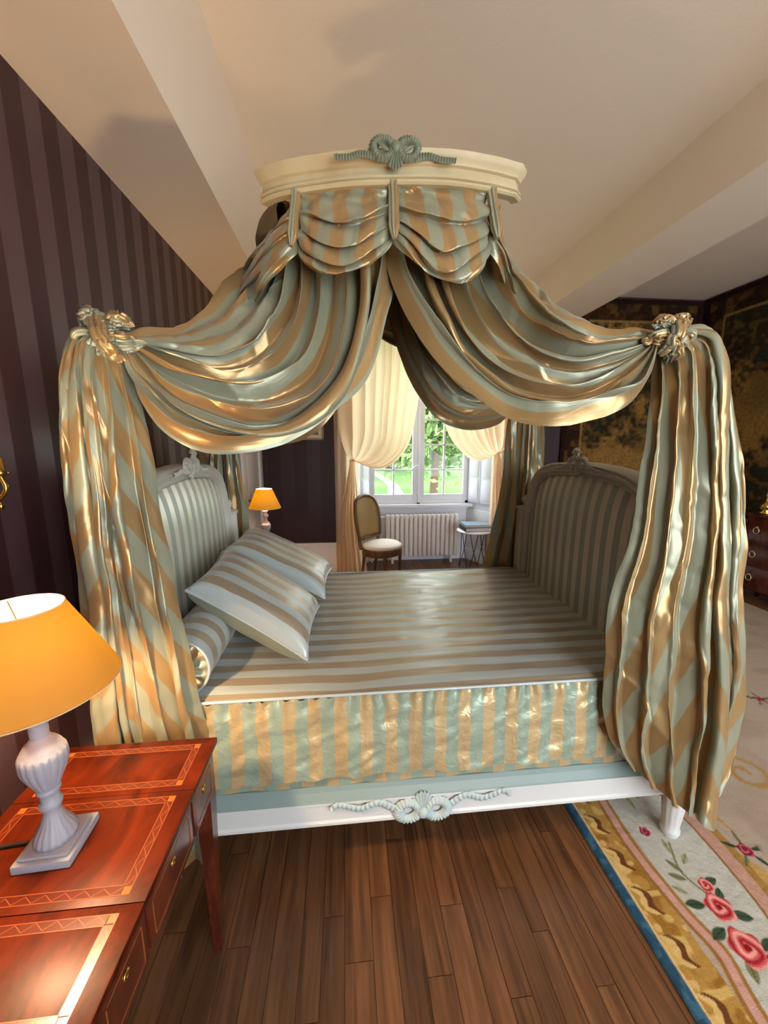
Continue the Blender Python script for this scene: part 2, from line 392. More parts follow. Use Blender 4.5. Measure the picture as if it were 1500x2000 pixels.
# ------------------------------------------------------------------ the window and its recess
wn = struct(empty('window_1', (0.95, 5.02, 0)))
X0, X1, Zb, Zt = 0.285, 1.635, 0.775, 2.95
parapet = MB().box(0.0, 1.86, 5.03, 5.15, 0, 0.745).box(0.0, X0, 5.03, 5.15, 0.745, 3.0).box(X1, 1.86, 5.03, 5.15, 0.745, 3.0).box(0.0, 1.86, 4.6, 5.15, 2.95, 3.05)
parapet.build('parapet', M['window_white'], wn, smooth=False)
bxo('sill', X0 - 0.03, X1 + 0.03, 4.93, 5.06, 0.735, 0.775, M['window_white'], wn, 0.008)
fr = MB()
for a, b, c, d in ((X0, X0 + 0.05, Zb, Zt), (X1 - 0.05, X1, Zb, Zt), (X0, X1, Zb, Zb + 0.04), (X0, X1, Zt - 0.06, Zt)): fr.box(a, b, 5.03, 5.11, c, d, 0.004)
fr.build('window_frame', M['window_white'], wn, angle=35)
for s, (a, b) in enumerate(((X0 + 0.05, 0.945), (0.945, X1 - 0.05))):
    cs = MB(); g0 = a + (0.034 if s == 0 else 0.078); g1 = b - (0.078 if s == 0 else 0.034); zb = Zb + 0.125; zt = Zt - 0.12
    for q in ((a, g0, Zb + 0.04, Zt - 0.06), (g1, b, Zb + 0.04, Zt - 0.06), (g0, g1, Zb + 0.04, zb), (g0, g1, zt, Zt - 0.06)): cs.box(q[0], q[1], 5.02, 5.07, q[2], q[3], 0.005)
    co = cs.build('casement', M['window_white'], wn, angle=35)
    nz = 6; dz = (zt - zb) / nz; xm = (g0 + g1) / 2
    MB().box(xm - 0.011, xm + 0.011, 5.025, 5.06, zb, zt, 0.004).build('glazing_bar', M['window_white'], co, angle=35)
    for k in range(1, nz): MB().box(g0, g1, 5.025, 5.06, zb + k * dz - 0.011, zb + k * dz + 0.011, 0.004).build('glazing_bar', M['window_white'], co, angle=35)
    for k in range(nz):
        for u0, u1 in ((g0, xm - 0.011), (xm + 0.011, g1)):
            MB().box(u0, u1, 5.042, 5.046, zb + k * dz + 0.01, zb + (k + 1) * dz - 0.01).build('pane', M['glass'], co, smooth=False)
esp = MB().tube([(0.945, 5.0, Zb + 0.02), (0.945, 5.0, 2.8)], 0.011, 8)
for z in (0.9, 1.3, 1.75, 2.2, 2.65): esp.box(0.925, 0.965, 4.992, 5.02, z - 0.015, z + 0.015, 0.003)
eo = esp.build('espagnolette_bolt', M['window_white'], wn)
MB().tube(spline([(0.945, 4.99, 1.28), (0.90, 4.97, 1.27), (0.86, 4.97, 1.235), (0.85, 4.97, 1.21)], 12), 0.011, 8).build('bolt_handle', M['window_white'], eo)
bxo('bolt_keeper', 0.925, 0.965, 4.99, 5.02, Zb - 0.005, Zb + 0.012, M['black'], eo, 0.002)
# splayed reveals with folded inner shutters
for s, (pa, pb) in enumerate((((0.02, 4.6), (X0 + 0.0, 5.03)), ((1.84, 4.6), (X1, 5.03)))):
    rv = MB(); (xa, ya), (xb, yb) = pa, pb
    d_ = Vector((xb - xa, yb - ya, 0)); Ln = d_.length; an = math.atan2(d_.y, d_.x)
    T = Matrix.Translation((xa, ya, 0)) @ Matrix.Rotation(an, 4, 'Z'); sg = -1 if s == 0 else 1
    t0, t1 = sorted((0, -sg * -0.09)) if s == 0 else (-0.09, 0.0)
    if s == 0: t0, t1 = 0.0, 0.09
    ro = rv.box(0, Ln, t0, t1, 0, 3.0, 0, T).build('reveal', M['window_white'], wn, smooth=False)
    y0, y1 = (-0.03, 0.0) if s == 0 else (0.0, 0.03)
    for k in range(2):
        u0 = 0.02 + k * (Ln - 0.03) / 2; u1 = u0 + (Ln - 0.05) / 2
        sh = MB().box(u0, u1, y0, y1, 0.80, 2.9, 0.004, T).build('shutter', M['window_white'], wn, angle=35)
        for z0, z1 in ((0.84, 1.1), (1.14, 1.75), (1.79, 2.4), (2.44, 2.86)):
            q0, q1 = (-0.036, -0.028) if s == 0 else (0.028, 0.036)
            MB().box(u0 + 0.035, u1 - 0.035, q0, q1, z0, z1, 0.004, T).build('shutter_panel', M['window_white'], sh, angle=35)
    MB().box(0, Ln, y0 * 0.9, y1 * 0.9, 0, 0.16, 0.004, T).box(0, Ln, y0 * 0.7, y1 * 0.7, 0.2, 0.7, 0.004, T).build('reveal_plinth', M['window_white'], wn, angle=35)

# ------------------------------------------------------------------ garden beyond the window
gm, nt, p_ = new_mat('lawn_grass')
n_ = N(nt, 'ShaderNodeTexNoise', i_Scale=0.5, i_Detail=8.0); nt.links.new(position(nt), n_.inputs['Vector'])
r_n = N(nt, 'ShaderNodeValToRGB'); r_n.color_ramp.elements[0].color = C3(S(54, 100, 34)); r_n.color_ramp.elements[1].color = C3(S(92, 134, 54))
nt.links.new(n_.outputs['Fac'], r_n.inputs[0]); nt.links.new(r_n.outputs[0], p_.inputs['Base Color']); p_.inputs['Roughness'].default_value = 1
lawn = bxo('lawn', -60, 90, 5.6, 130, -2.3, -2.0, gm, bev=0); tag(lawn, 'sunlit green lawn seen through the window panes', 'lawn', kind='stuff')
pth = MB().grid(np.array([[(1.0, 14, -1.97), (2.4, 14, -1.97)], [(2.6, 24, -1.97), (3.9, 24, -1.97)], [(3.6, 34, -1.97), (4.6, 34, -1.97)], [(3.0, 50, -1.97), (3.8, 50, -1.97)]], float))
tag(pth.build('garden_path', plain('gravel', S(140, 126, 112), 0.95)), 'pale gravel path crossing the lawn outside', 'path')
def leaf_mat(name, c, c2): return plain(name, c, 0.8, vary=(0.9, c2, 0.35, 0.7))
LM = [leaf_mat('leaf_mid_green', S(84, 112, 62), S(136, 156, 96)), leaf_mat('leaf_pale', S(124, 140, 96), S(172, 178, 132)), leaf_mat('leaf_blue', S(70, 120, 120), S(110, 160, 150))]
bark = plain('tree_bark', S(92, 72, 56), 0.9, bump=(6, 0.6, 0.05))
def tree(x, y, h, rad, m, label, trunk=0.28, n=9000, ls=0.26):
    t = empty('garden_tree', (x, y, -2.0), 0, label, 'tree', 'trees in the garden')
    tr = MB().tube(spline([(x, y, -2.0), (x + 0.1, y, -2 + h * 0.25), (x - 0.15, y, -2 + h * 0.55)], 14), np.linspace(trunk, trunk * 0.5, 14), 10)
    for k in range(6):
        a = k * 1.1; b0 = np.array([x, y, -2 + h * (0.28 + 0.05 * k)])
        tr.tube(spline([b0, b0 + [rad * 0.35 * math.cos(a), rad * 0.35 * math.sin(a), h * 0.12], b0 + [rad * 0.75 * math.cos(a), rad * 0.75 * math.sin(a), h * 0.22]], 8), np.linspace(trunk * 0.45, 0.04, 8), 6)
    tr.build('trunk', bark, t)
    g = np.random.default_rng(int(abs(x * 100 + y)))
    cen = g.normal(size=(26, 3)); cen /= np.linalg.norm(cen, axis=1)[:, None]; cen *= (g.random(26) ** 0.4)[:, None] * [rad * 0.8, rad * 0.8, h * 0.33]
    P = cen[g.integers(0, 26, n)] + g.normal(size=(n, 3)) * [rad * 0.2, rad * 0.2, h * 0.075] + [x, y, -2 + h * 0.55]
    A = g.normal(size=(n, 3)); A /= np.linalg.norm(A, axis=1)[:, None]; B = np.cross(A, g.normal(size=(n, 3))); B /= np.linalg.norm(B, axis=1)[:, None]
    P[:, 2] = np.maximum(P[:, 2], -1.2); sz = (ls * (0.5 + g.random(n)))[:, None]
    V = np.stack([P - A * sz, P + B * sz * 0.45, P + A * sz, P - B * sz * 0.45], 1).reshape(-1, 3)
    F = np.arange(4 * n).reshape(-1, 4).tolist()
    tag(MB().add(V, F).build('foliage', m, t, smooth=False), kind='stuff')
tree(6.2, 27, 13, 5.0, LM[0], 'leafy green tree with a pale trunk standing on the lawn in the right-hand panes', 0.3)
tree(-0.5, 40, 17, 7.5, LM[1], 'pale tall tree at the far left of the garden view', 0.4)
tree(14, 44, 18, 8.5, LM[1], 'pale tree behind the lawn in the rightmost panes', 0.4)
tree(5.5, 52, 20, 8.0, LM[0], 'tall green tree in the middle distance behind the path', 0.4)
tree(11, 78, 22, 11, LM[1], 'hazy pale tree farthest away beyond the lawn', 0.4)
tree(-9, 80, 22, 10, LM[0], 'hazy green tree farthest away at the left beyond the lawn', 0.4)
for k, (hx, hy, rx, hz, ml, lab) in enumerate(((0.5, 60, 1.6, 0.9, 2, 'bluish green shrub at the lawn edge behind the left casement'), (4.6, 60, 1.4, 0.8, 2, 'bluish green shrub at the lawn edge beside the path end'),
        (8.6, 56, 2.0, 2.2, 1, 'pale rounded bush at the lawn edge left of the tree trunk'), (13.4, 58, 2.4, 2.4, 0, 'tall green bush at the lawn edge right of the tree trunk'), (18.5, 60, 2.4, 2.4, 1, 'pale rounded bush at the far right of the lawn edge'))):
    g = np.random.default_rng(40 + k); n = 3200
    P = g.normal(size=(n, 3)) * [rx, 0.8, hz * 0.8] + [hx, hy, -1.9 + hz * 1.3]; P[:, 2] = np.where(P[:, 2] < -1.5, -1.5 + g.random(n) * 1.5, P[:, 2])
    A = g.normal(size=(n, 3)); A /= np.linalg.norm(A, axis=1)[:, None]; B = np.cross(A, g.normal(size=(n, 3))); B /= np.linalg.norm(B, axis=1)[:, None]
    V = np.stack([P - A * 0.4, P + B * 0.2, P + A * 0.4, P - B * 0.2], 1).reshape(-1, 3)
    tag(MB().add(V, np.arange(4 * n).reshape(-1, 4).tolist()).build('garden_shrub', LM[ml], smooth=False), lab, 'shrub', 'shrubs at the lawn edge')

# ------------------------------------------------------------------ the bed
BX0, BX1, BY0, BY1, BYC = -0.70, 1.15, 1.20, 2.45, 1.825      # inner faces of head and foot, front and back
bed = empty('canopy_bed', (0.22, 1.2, 0), 0, 'white and teal carved wooden day bed with striped upholstered head and foot boards', 'bed')

def ring(cx, cz, rx, rz, w, ribs, seed=0):
    """pleated ribbon loop lying in the x z plane, facing -y"""
    n, k = 72, 7; P = np.zeros((n, k, 3)); th = np.linspace(0, 2 * PI, n, endpoint=False)
    for j in range(k):
        a = j / (k - 1); rr = 1 - w + w * a
        ruf = 1 + 0.05 * a * np.cos(ribs * th + seed)
        P[:, j, 0] = cx + rx * rr * ruf * np.cos(th); P[:, j, 2] = cz + rz * rr * ruf * np.sin(th)
        P[:, j, 1] = -0.016 * math.sin(PI * a) ** 0.7 - 0.0035 * np.cos(ribs * th + seed) * math.sin(PI * a)
    return P
def ribbon(pts, wd, ribs, depth=0.008):
    n = 64; c = spline([(p[0], 0, p[1]) for p in pts], n); T = np.gradient(c, axis=0); T /= np.linalg.norm(T, axis=1)[:, None]
    nn = np.stack([-T[:, 2], 0 * T[:, 0], T[:, 0]], 1); P = np.zeros((n, 7, 3)); s = np.linspace(0, 1, n)
    for j in range(7):
        a = j / 6; P[:, j] = c + nn * ((a - 0.5) * wd * (1 - 0.25 * s))[:, None]
        P[:, j, 1] = (-depth - 0.004 * np.cos(ribs * 2 * PI * s)) * math.sin(PI * min(max(a, 0.02), 0.98)) ** 0.4
    return P
def bow(mat, parent, T, k=1.0, up=1, names=('bow_loop', 'bow_knot', 'ribbon_tail'), tail=True, fill=None):
    """carved ribbon bow: two pleated loops, a fan knot, two tails"""
    for s in (-1, 1):
        m_ = MB().grid(xf(ring(s * 0.052 * k, 0.0, 0.058 * k, 0.05 * k, 0.70, 22, s), T), cu=True)
        m_.build(names[0], mat, parent)
        if tail:
            rb = ribbon([(s * 0.095 * k, up * 0.01 * k), (s * 0.16 * k, up * 0.045 * k), (s * 0.225 * k, up * 0.028 * k), (s * 0.30 * k, up * 0.05 * k), (s * 0.325 * k, up * 0.035 * k)] if up > 0 else
                        [(s * 0.08 * k, -0.03 * k), (s * 0.14 * k, -0.022 * k), (s * 0.19 * k, -0.034 * k), (s * 0.25 * k, -0.036 * k)], 0.03 * k, 15)
            MB().grid(xf(rb, T)).build(names[2], mat, parent)
    fan = np.zeros((25, 9, 3)); a = np.linspace(-0.75, 0.75, 25); r = np.linspace(0.0, 0.075 * k, 9)
    A, R_ = np.meshgrid(a, r, indexing='ij'); fan[..., 0] = np.sin(A * 0.7) * R_ * 0.9; fan[..., 2] = up * np.cos(A) * R_
    fan[..., 1] = -0.014 - 0.005 * np.cos(A * 22) * (R_ / r[-1]) + 0.012 * (R_ / r[-1]) ** 2
    kn = MB().grid(xf(fan, T), flip=up > 0)
    th = np.linspace(0, PI, 9); ball = np.array([[(0.02 * k * math.sin(t) * math.cos(f), -0.012 - 0.016 * k * math.sin(t) * max(0, math.sin(f)), 0.022 * k * math.cos(t)) for f in np.linspace(0, PI, 12)] for t in th])
    kn.grid(xf(ball, T)).build(names[1], mat, parent)

# side rail facing the room: teal ledge above a white moulded fascia
def rail(name, y, sgn):
    prof = [(0.0, 0.352), (-0.006, 0.335), (-0.022, 0.312), (-0.026, 0.308), (-0.026, 0.300), (-0.020, 0.296), (-0.020, 0.232), (-0.026, 0.226), (-0.026, 0.216), (-0.018, 0.209), (0.03, 0.209), (0.03, 0.352)]
    n = len(prof); P = np.array([[(x, y + sgn * a, z) for a, z in prof] for x in (BX0 - 0.05, BX1 + 0.06)])
    m_ = MB(); m_.grid(P, cv=True, flip=sgn > 0)
    o = m_.build(name, M['white_paint'], bed, smooth=False); o.data.materials.append(M['teal_paint'])
    for pl in o.data.polygons:
        if pl.center.z > 0.306: pl.material_index = 1
    return o
front_rail = rail('side_rail', BY0, 1); rail('side_rail', BY1, -1)
front_rail['label'] = 'white moulded rail with a teal ledge'
bow(M['bow_blue'], front_rail, Matrix.Translation((0.255, BY0 - 0.026, 0.250)), 1.0, 1)

def board(name, x, face, lab):
    """arched head or foot board; face: +1 looks to +x"""
    b = bpy.data.objects.new(name, None); COL.objects.link(b); b.parent = bed; b['label'] = lab
    b.matrix_parent_inverse = mw(bed).inverted()
    half = 0.535
    pts = [(-half, 0.36), (-half, 0.9), (-half, 1.12), (-half + 0.035, 1.21), (-0.46, 1.30), (-0.40, 1.365), (-0.28, 1.405), (-0.12, 1.42), (0, 1.425)]
    pts = pts + [(-a, z) for a, z in pts[-2::-1]]
    c = spline([(0, a, z) for a, z in pts], 150); T = np.gradient(c, axis=0); T /= np.linalg.norm(T, axis=1)[:, None]
    nn = np.stack([0 * T[:, 0], -T[:, 2], T[:, 1]], 1)          # outward
    prof = [(-0.03, -0.01), (-0.03, 0.012), (-0.022, 0.02), (-0.012, 0.012), (-0.004, 0.022), (0.008, 0.026), (0.018, 0.016), (0.028, 0.024), (0.038, 0.014), (0.038, -0.05), (-0.03, -0.05)]
    P = np.zeros((150, len(prof), 3))
    for j, (o_, d) in enumerate(prof): P[:, j] = c + nn * o_; P[:, j, 0] = x + face * d
    P[..., 1] += BYC
    MB().grid(P, cv=True, flip=face < 0).build('arched_frame', M['grey_paint'], b, angle=50)
    # upholstered panel
    nz = 40; Q = np.zeros((75, nz, 3)); UV = np.zeros((75, nz, 2))
    for i in range(75):
        a, z1 = c[i * 2, 1], c[i * 2, 2]
    ys = np.linspace(-half + 0.02, half - 0.02, 75); zt = np.interp(ys, c[20:130, 1] + np.linspace(0, 1e-6, 110), c[20:130, 2]) - 0.022
    zt = np.minimum(zt, 1.41)
    for i, yy in enumerate(ys):
        z = np.linspace(0.45, zt[i], nz); e = 1 - (abs(yy) / half) ** 6; g = (1 - np.linspace(0, 1, nz) ** 9) * (1 - (1 - np.linspace(0, 1, nz)) ** 14)
        Q[i, :, 0] = x + face * (-0.006 + 0.045 * e * g); Q[i, :, 1] = BYC + yy; Q[i, :, 2] = z
        UV[i, :, 0] = yy + 2; UV[i, :, 1] = z
    MB().grid(Q, UV, flip=face > 0).build('upholstered_panel', M['silk_board'], b)
    MB().box(min(x - face * 0.045, x - face * 0.008), max(x - face * 0.045, x - face * 0.008), BYC - half, BYC + half, 0.36, 1.2).build('back_panel', M['silk_board'], b, smooth=False)
    for s in (-1, 1):
        yy = BYC + s * 0.585
        po = MB().box(x - 0.05 - 0.01 * face, x + 0.05 - 0.01 * face, yy - 0.045, yy + 0.045, 0.20, 1.13, 0.008).box(x - 0.055 - 0.01 * face, x + 0.055 - 0.01 * face, yy - 0.05, yy + 0.05, 1.13, 1.15, 0.004)
        po.lathe([(0.045, 1.15), (0.02, 1.165), (0.032, 1.18), (0.036, 1.195), (0.024, 1.215), (0.008, 1.225), (0.0, 1.235)], (x - 0.01 * face, yy, 0), 20)
        po.build('corner_post', M['grey_paint'], b, angle=40)
    T_ = Matrix.Translation((x + face * 0.024, BYC, 1.455)) @ Matrix.Rotation(face * PI / 2, 4, 'Z')
    bow(M['grey_paint'], b, T_, 0.78, -1, ('crest_loop', 'crest_knot', 'crest_ribbon'))
    # leaf sprays rising from the crest
    sp = MB()
    for a in np.linspace(-0.9, 0.9, 7):
        for r0 in (0.018, 0.042):
            e = [(0, 0, 0.02), (math.sin(a) * r0 * 0.6, -0.02, 0.02 + r0 * 0.8), (math.sin(a) * r0 * 1.1, -0.012, 0.03 + math.cos(a) * r0 * 1.2)]
            sp.tube(xf(spline(e, 8), T_), np.array([0.004, 0.005, 0.006, 0.0065, 0.006, 0.005, 0.004, 0.002]), 6)
    sp.build('crest_leaves', M['grey_paint'], b)
    return b
board('headboard', BX0 - 0.02, 1, 'arched headboard in grey cream frame with vertical striped silk')
board('footboard', BX1 + 0.02, -1, 'arched footboard in grey cream frame with vertical striped silk')
def leg(x, y):
    fl_ = lambda k, th: (-0.06 * (np.abs(np.sin(th * 6)) < 0.45)) * (1 if 2 <= k <= 6 else 0)
    MB().lathe([(0.0, 0.2), (0.046, 0.2), (0.046, 0.185), (0.04, 0.175), (0.04, 0.15), (0.036, 0.11), (0.032, 0.07), (0.029, 0.045), (0.034, 0.038), (0.034, 0.026), (0.029, 0.02), (0.03, 0.0135), (0, 0.0135)], (x, y, 0), 48, fl_).build('leg', M['white_paint'], bed, angle=50)
leg(1.272, 1.195); leg(-0.80, 1.235); leg(1.24, 2.41); leg(-0.78, 2.41)
MB().box(BX0 + 0.02, BX1 - 0.02, BY0 + 0.02, BY1 - 0.03, 0.24, 0.33).build('slat_base', M['walnut'], bed, smooth=False)

# box spring, visible as a narrow checked strip, and the fitted bedspread
bs = MB(); xs = np.linspace(BX0, BX1, 220)
P = np.array([[(x, BY0 + 0.004 + 0.003 * math.sin(x * 31), z) for z in (0.335, 0.36, 0.41)] for x in xs]); UV = np.array([[(x + 0.043, z) for z in (0.335, 0.36, 0.41)] for x in xs])
bs.grid(P, UV, flip=True); bs.box(BX0, BX1, BY0 + 0.012, BY1 - 0.012, 0.335, 0.41)
tag(bs.build('box_spring', M['silk_skirt'], smooth=True), 'thin striped box spring showing as a strip below the bedspread skirt', 'mattress')
sprd = empty('bedspread', (0.22, 1.825, 0.41), 0, 'green and gold striped silk bedspread with a gathered skirt on the canopy bed', 'bedspread')
nx, ny = 240, 160; X_, Y_ = np.meshgrid(np.linspace(BX0, BX1, nx), np.linspace(0, 1, ny), indexing='ij')
yy = BY0 - 0.004 + Y_ * (BY1 - BY0 + 0.0); ed = np.minimum(Y_, 1 - Y_)
Z_ = 0.722 - 0.012 * np.exp(-ed * 90) + 0.006 * noise2(X_ * 3, yy * 3, 3) + 0.0035 * noise2(X_ * 5 + yy * 4, yy * 12 - X_ * 3, 4) + 0.0022 * np.abs(noise2(X_ * 9, yy * 26, 5))
yw = yy + 0.012 * noise2(X_ * 1.4, yy * 2, 9)
MB().grid(np.stack([X_, yy, Z_], -1), np.stack([yw, X_], -1)).build('top_panel', M['silk_bed'], sprd)
nx, nz = 620, 60; s_ = np.linspace(BX0, BX1, nx); t_ = np.linspace(0, 1, nz); S_, T_ = np.meshgrid(s_, t_, indexing='ij')
gath = np.exp(-T_ * 7); ph = S_ * 150 + 2.5 * noise2(S_ * 9, T_ * 2, 11)
dy = -0.009 - 0.006 * np.sin(ph) * gath - 0.010 * noise2(S_ * 11, T_ * 1.6, 12) - 0.005 * noise2(S_ * 24 + T_ * 5, T_ * 9, 13) - 0.012 * T_
for sgn, yb in ((1, BY0), (-1, BY1)):
    P = np.stack([S_ + 0.004 * noise2(S_ * 10, T_ * 6, 14), yb + sgn * dy, 0.712 - T_ * (0.312 + 0.004 * np.sin(S_ * 40))], -1)
    MB().grid(P, np.stack([S_ + 0.01, 0.7 * T_], -1), flip=sgn > 0).build('gathered_skirt', M['silk_skirt'], sprd)
    MB().tube(np.stack([np.linspace(BX0, BX1, 80), np.full(80, yb - sgn * 0.009), np.full(80, 0.714)], 1), 0.006, 8).build('piping', M['silk_bed'], sprd)
MB().box(BX0 + 0.01, BX1 - 0.01, BY0 + 0.03, BY1 - 0.03, 0.42, 0.70).build('mattress', M['silk_bed'], sprd, smooth=False)

# bolster and pillows
bol = empty('bolster', (-0.55, 1.83, 0.72), 0, 'long striped silk bolster lying against the headboard', 'bolster')
br, bxc, bzc = 0.098, -0.557, 0.827
ys = np.linspace(1.215, 2.42, 90); th = np.linspace(0, 2 * PI, 56, endpoint=False)
P = np.array([[(bxc + br * (1 + 0.01 * math.sin(3 * t + y * 9)) * math.cos(t), y, bzc + br * math.sin(t)) for t in th] for y in ys]); UV = np.array([[(y, t * br) for t in th] for y in ys])
MB().grid(P, UV, cv=True, flip=True).build('cover', M['silk_bed'], bol)
for y, sg in ((1.215, -1), (2.42, 1)):
    P = np.array([[(bxc + br * r * math.cos(t), y + sg * (0.016 * (1 - r * r) + 0.009 * math.sin(t * 14) * r * (1 - r) * 4), bzc + br * r * math.sin(t)) for t in np.linspace(0, 2 * PI, 84, endpoint=False)] for r in np.linspace(0.02, 1, 12)])
    UV = np.array([[(t * 0.099, r) for t in np.linspace(0, 2 * PI, 84, endpoint=False)] for r in np.linspace(0.02, 1, 12)])
    MB().grid(P, UV, cv=True, flip=sg < 0).build('gathered_end', M['silk'], bol)
    MB().tube([(bxc + br * math.cos(t), y, bzc + br * math.sin(t)) for t in np.linspace(0, 2 * PI, 48, endpoint=False)], 0.005, 6, closed=True).build('piping', M['silk_bed'], bol)

def pillow(A, B, C, th, label, seed, shift):
    """A upper front, B lower front, C lower back corner; pillow stripes run from A to B"""
    A, B, C = map(np.array, (A, B, C)); D = A + C - B; n = 64
    o = empty('pillow', tuple(B), 0, label, 'pillow', 'silk pillows on the bed')
    U, V = np.meshgrid(np.linspace(-1, 1, n), np.linspace(-1, 1, n), indexing='ij')
    e1 = (B - A) / 2; e2 = (D - A) / 2; c = (A + C) / 2; nn = np.cross(e2, e1); nn /= np.linalg.norm(nn)
    if nn[2] < 0: nn = -nn
    pin = 1 - 0.07 * (1 - U ** 2) * (np.abs(V) ** 3); pin2 = 1 - 0.07 * (1 - V ** 2) * (np.abs(U) ** 3)
    prof = ((1 - U ** 4) * (1 - V ** 4)) ** 0.42
    prof = prof * th / 2 * (1 + 0.07 * noise2(U * 2 + 5, V * 2 + 5, seed)) + 0.004 * noise2(U * 7, V * 11, seed + 1) * (1 - prof)
    W = 2 * np.linalg.norm(e2)
    for s, nm in ((1, 'front_panel'), (-1, 'back_panel')):
        P = c + (U * pin2)[..., None] * e1 + (V * pin)[..., None] * e2 + (s * prof)[..., None] * nn
        MB().grid(P, np.stack([V * W / 2 + shift, U * 0.3], -1), flip=s > 0).build(nm, M['silk_bed'] if s > 0 else M['silk'], o)
    q = np.linspace(-1, 1, 40); ed = np.concatenate([np.stack([q, -np.ones(40)], 1), np.stack([np.ones(40), q], 1)[1:], np.stack([q[::-1], np.ones(40)], 1)[1:], np.stack([-np.ones(40), q[::-1]], 1)[1:-1]])
    u, v = ed[:, 0], ed[:, 1]
    pts = c + (u * (1 - 0.07 * (1 - v ** 2) * np.abs(u) ** 3))[:, None] * e1 + (v * (1 - 0.07 * (1 - u ** 2) * np.abs(v) ** 3))[:, None] * e2
    MB().tube(pts, 0.006, 6, closed=True).build('piping', M['silk_bed'], o)
pillow((-0.625, 1.93, 1.02), (-0.115, 1.83, 0.80), (-0.10, 2.26, 0.815), 0.17, 'striped silk pillow standing behind the front pillow, nearer the window', 31, 0.31)
pillow((-0.60, 1.43, 1.015), (-0.155, 1.335, 0.765), (-0.14, 1.74, 0.80), 0.17, 'striped silk pillow in front, leaning on the bolster', 21, 0.30)

# ------------------------------------------------------------------ the canopy crown
cor = empty('bed_canopy_crown', (0.165, 1.83, 2.2), 0, 'cream carved canopy crown with green ribbon bow hanging above the bed', 'canopy')
_fp = [(-0.235, 1.475), (-0.17, 1.443), (-0.027, 1.396), (0.08, 1.372), (0.165, 1.361), (0.26, 1.351), (0.359, 1.349), (0.48, 1.364), (0.565, 1.384)]
front = spline([(a, b, 0) for a, b in _fp], 120)
_th = np.linspace(0, 2 * PI, 400); RC = (0.165, 1.86)
def ell(t, a=0.50, b=0.43): return np.stack([RC[0] + a * np.cos(t), RC[1] + b * np.sin(t), 0 * t], -1)
# cornice moulding: (outward, height)
prof = [(-0.02, 2.350), (0.004, 2.350), (0.010, 2.355), (0.010, 2.360), (0.002, 2.363), (0.002, 2.366), (0.009, 2.369), (0.009, 2.374), (-0.001, 2.378), (-0.001, 2.402), (0.008, 2.405), (0.010, 2.411), (0.018, 2.418), (0.024, 2.428), (0.026, 2.436), (0.020, 2.440), (-0.02, 2.440)]
ends0 = np.array([(-0.266, 1.503, 0)]); ends1 = np.array([(0.588, 1.408, 0)])
path = np.vstack([ends0, front, ends1]); T = np.gradient(front, axis=0); nf = np.stack([T[:, 1], -T[:, 0], 0 * T[:, 0]], 1); nf /= np.linalg.norm(nf, axis=1)[:, None]
nl = np.array([-0.75, -0.66, 0]); nr = np.array([0.85, -0.53, 0])
mit = lambda a, b: (a + b) / (1 + a.dot(b))
nrm = np.vstack([[nl], nf, [nr]]); nrm[1] = mit(nl, nf[0]); nrm[-2] = mit(nr, nf[-1])
P = np.array([[path[i] + nrm[i] * o_ + np.array([0, 0, z]) for o_, z in prof] for i in range(len(path))])
MB().grid(P, cv=True).add(P[0], [list(range(len(prof)))]).add(P[-1], [list(range(len(prof)))[::-1]]).build('cornice', M['cream_paint'], cor, angle=35)
# oval sides of the ring, bands of moulding
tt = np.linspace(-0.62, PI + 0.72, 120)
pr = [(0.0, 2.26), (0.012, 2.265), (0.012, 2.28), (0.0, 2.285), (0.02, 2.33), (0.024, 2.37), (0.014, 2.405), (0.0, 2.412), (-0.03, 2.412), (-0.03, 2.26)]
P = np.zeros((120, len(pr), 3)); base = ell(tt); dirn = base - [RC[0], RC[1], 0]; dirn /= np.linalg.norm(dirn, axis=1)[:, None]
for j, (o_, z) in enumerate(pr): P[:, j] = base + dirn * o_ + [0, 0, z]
MB().grid(P, cv=True, flip=True).build('oval_rim', M['rim_shade'], cor, angle=40)
# fabric dome inside the ring
r = np.linspace(0.0, 1, 20); th = np.linspace(0, 2 * PI, 120, endpoint=False); P = np.zeros((20, 120, 3)); UV = np.zeros((20, 120, 2))
for i, q in enumerate(r):
    P[i, :, 0] = RC[0] + 0.47 * q * np.cos(th); P[i, :, 1] = RC[1] + 0.40 * q * np.sin(th); P[i, :, 2] = 2.38 + 0.18 * math.sqrt(max(0, 1 - q * q)) + 0.008 * q * np.sin(th * 26)
    UV[i, :, 0] = th * 0.45; UV[i, :, 1] = q
MB().grid(P, UV, cv=True).build('dome_lining', M['silk'], cor)
bow(M['bow_green'], cor, Matrix.Translation((0.166, 1.337, 2.433)) @ Matrix.Rotation(-0.05, 4, 'Z'), 0.74, -1)

for sx in (-1, 1):
    q = np.linspace(0, 2 * PI, 24, endpoint=False); lf_ = np.array([[(0.166 + sx * (0.0385 + 0.017 * r * math.cos(t)), 1.325 - 0.006 * (1 - r * r), 2.431 + 0.007 * r * math.sin(t) + 0.008 * r * math.cos(t)) for t in q] for r in (0.02, 0.4, 0.75, 1.0)])
    MB().grid(lf_, cv=True).build('bow_leaf', M['bow_green'], cor)
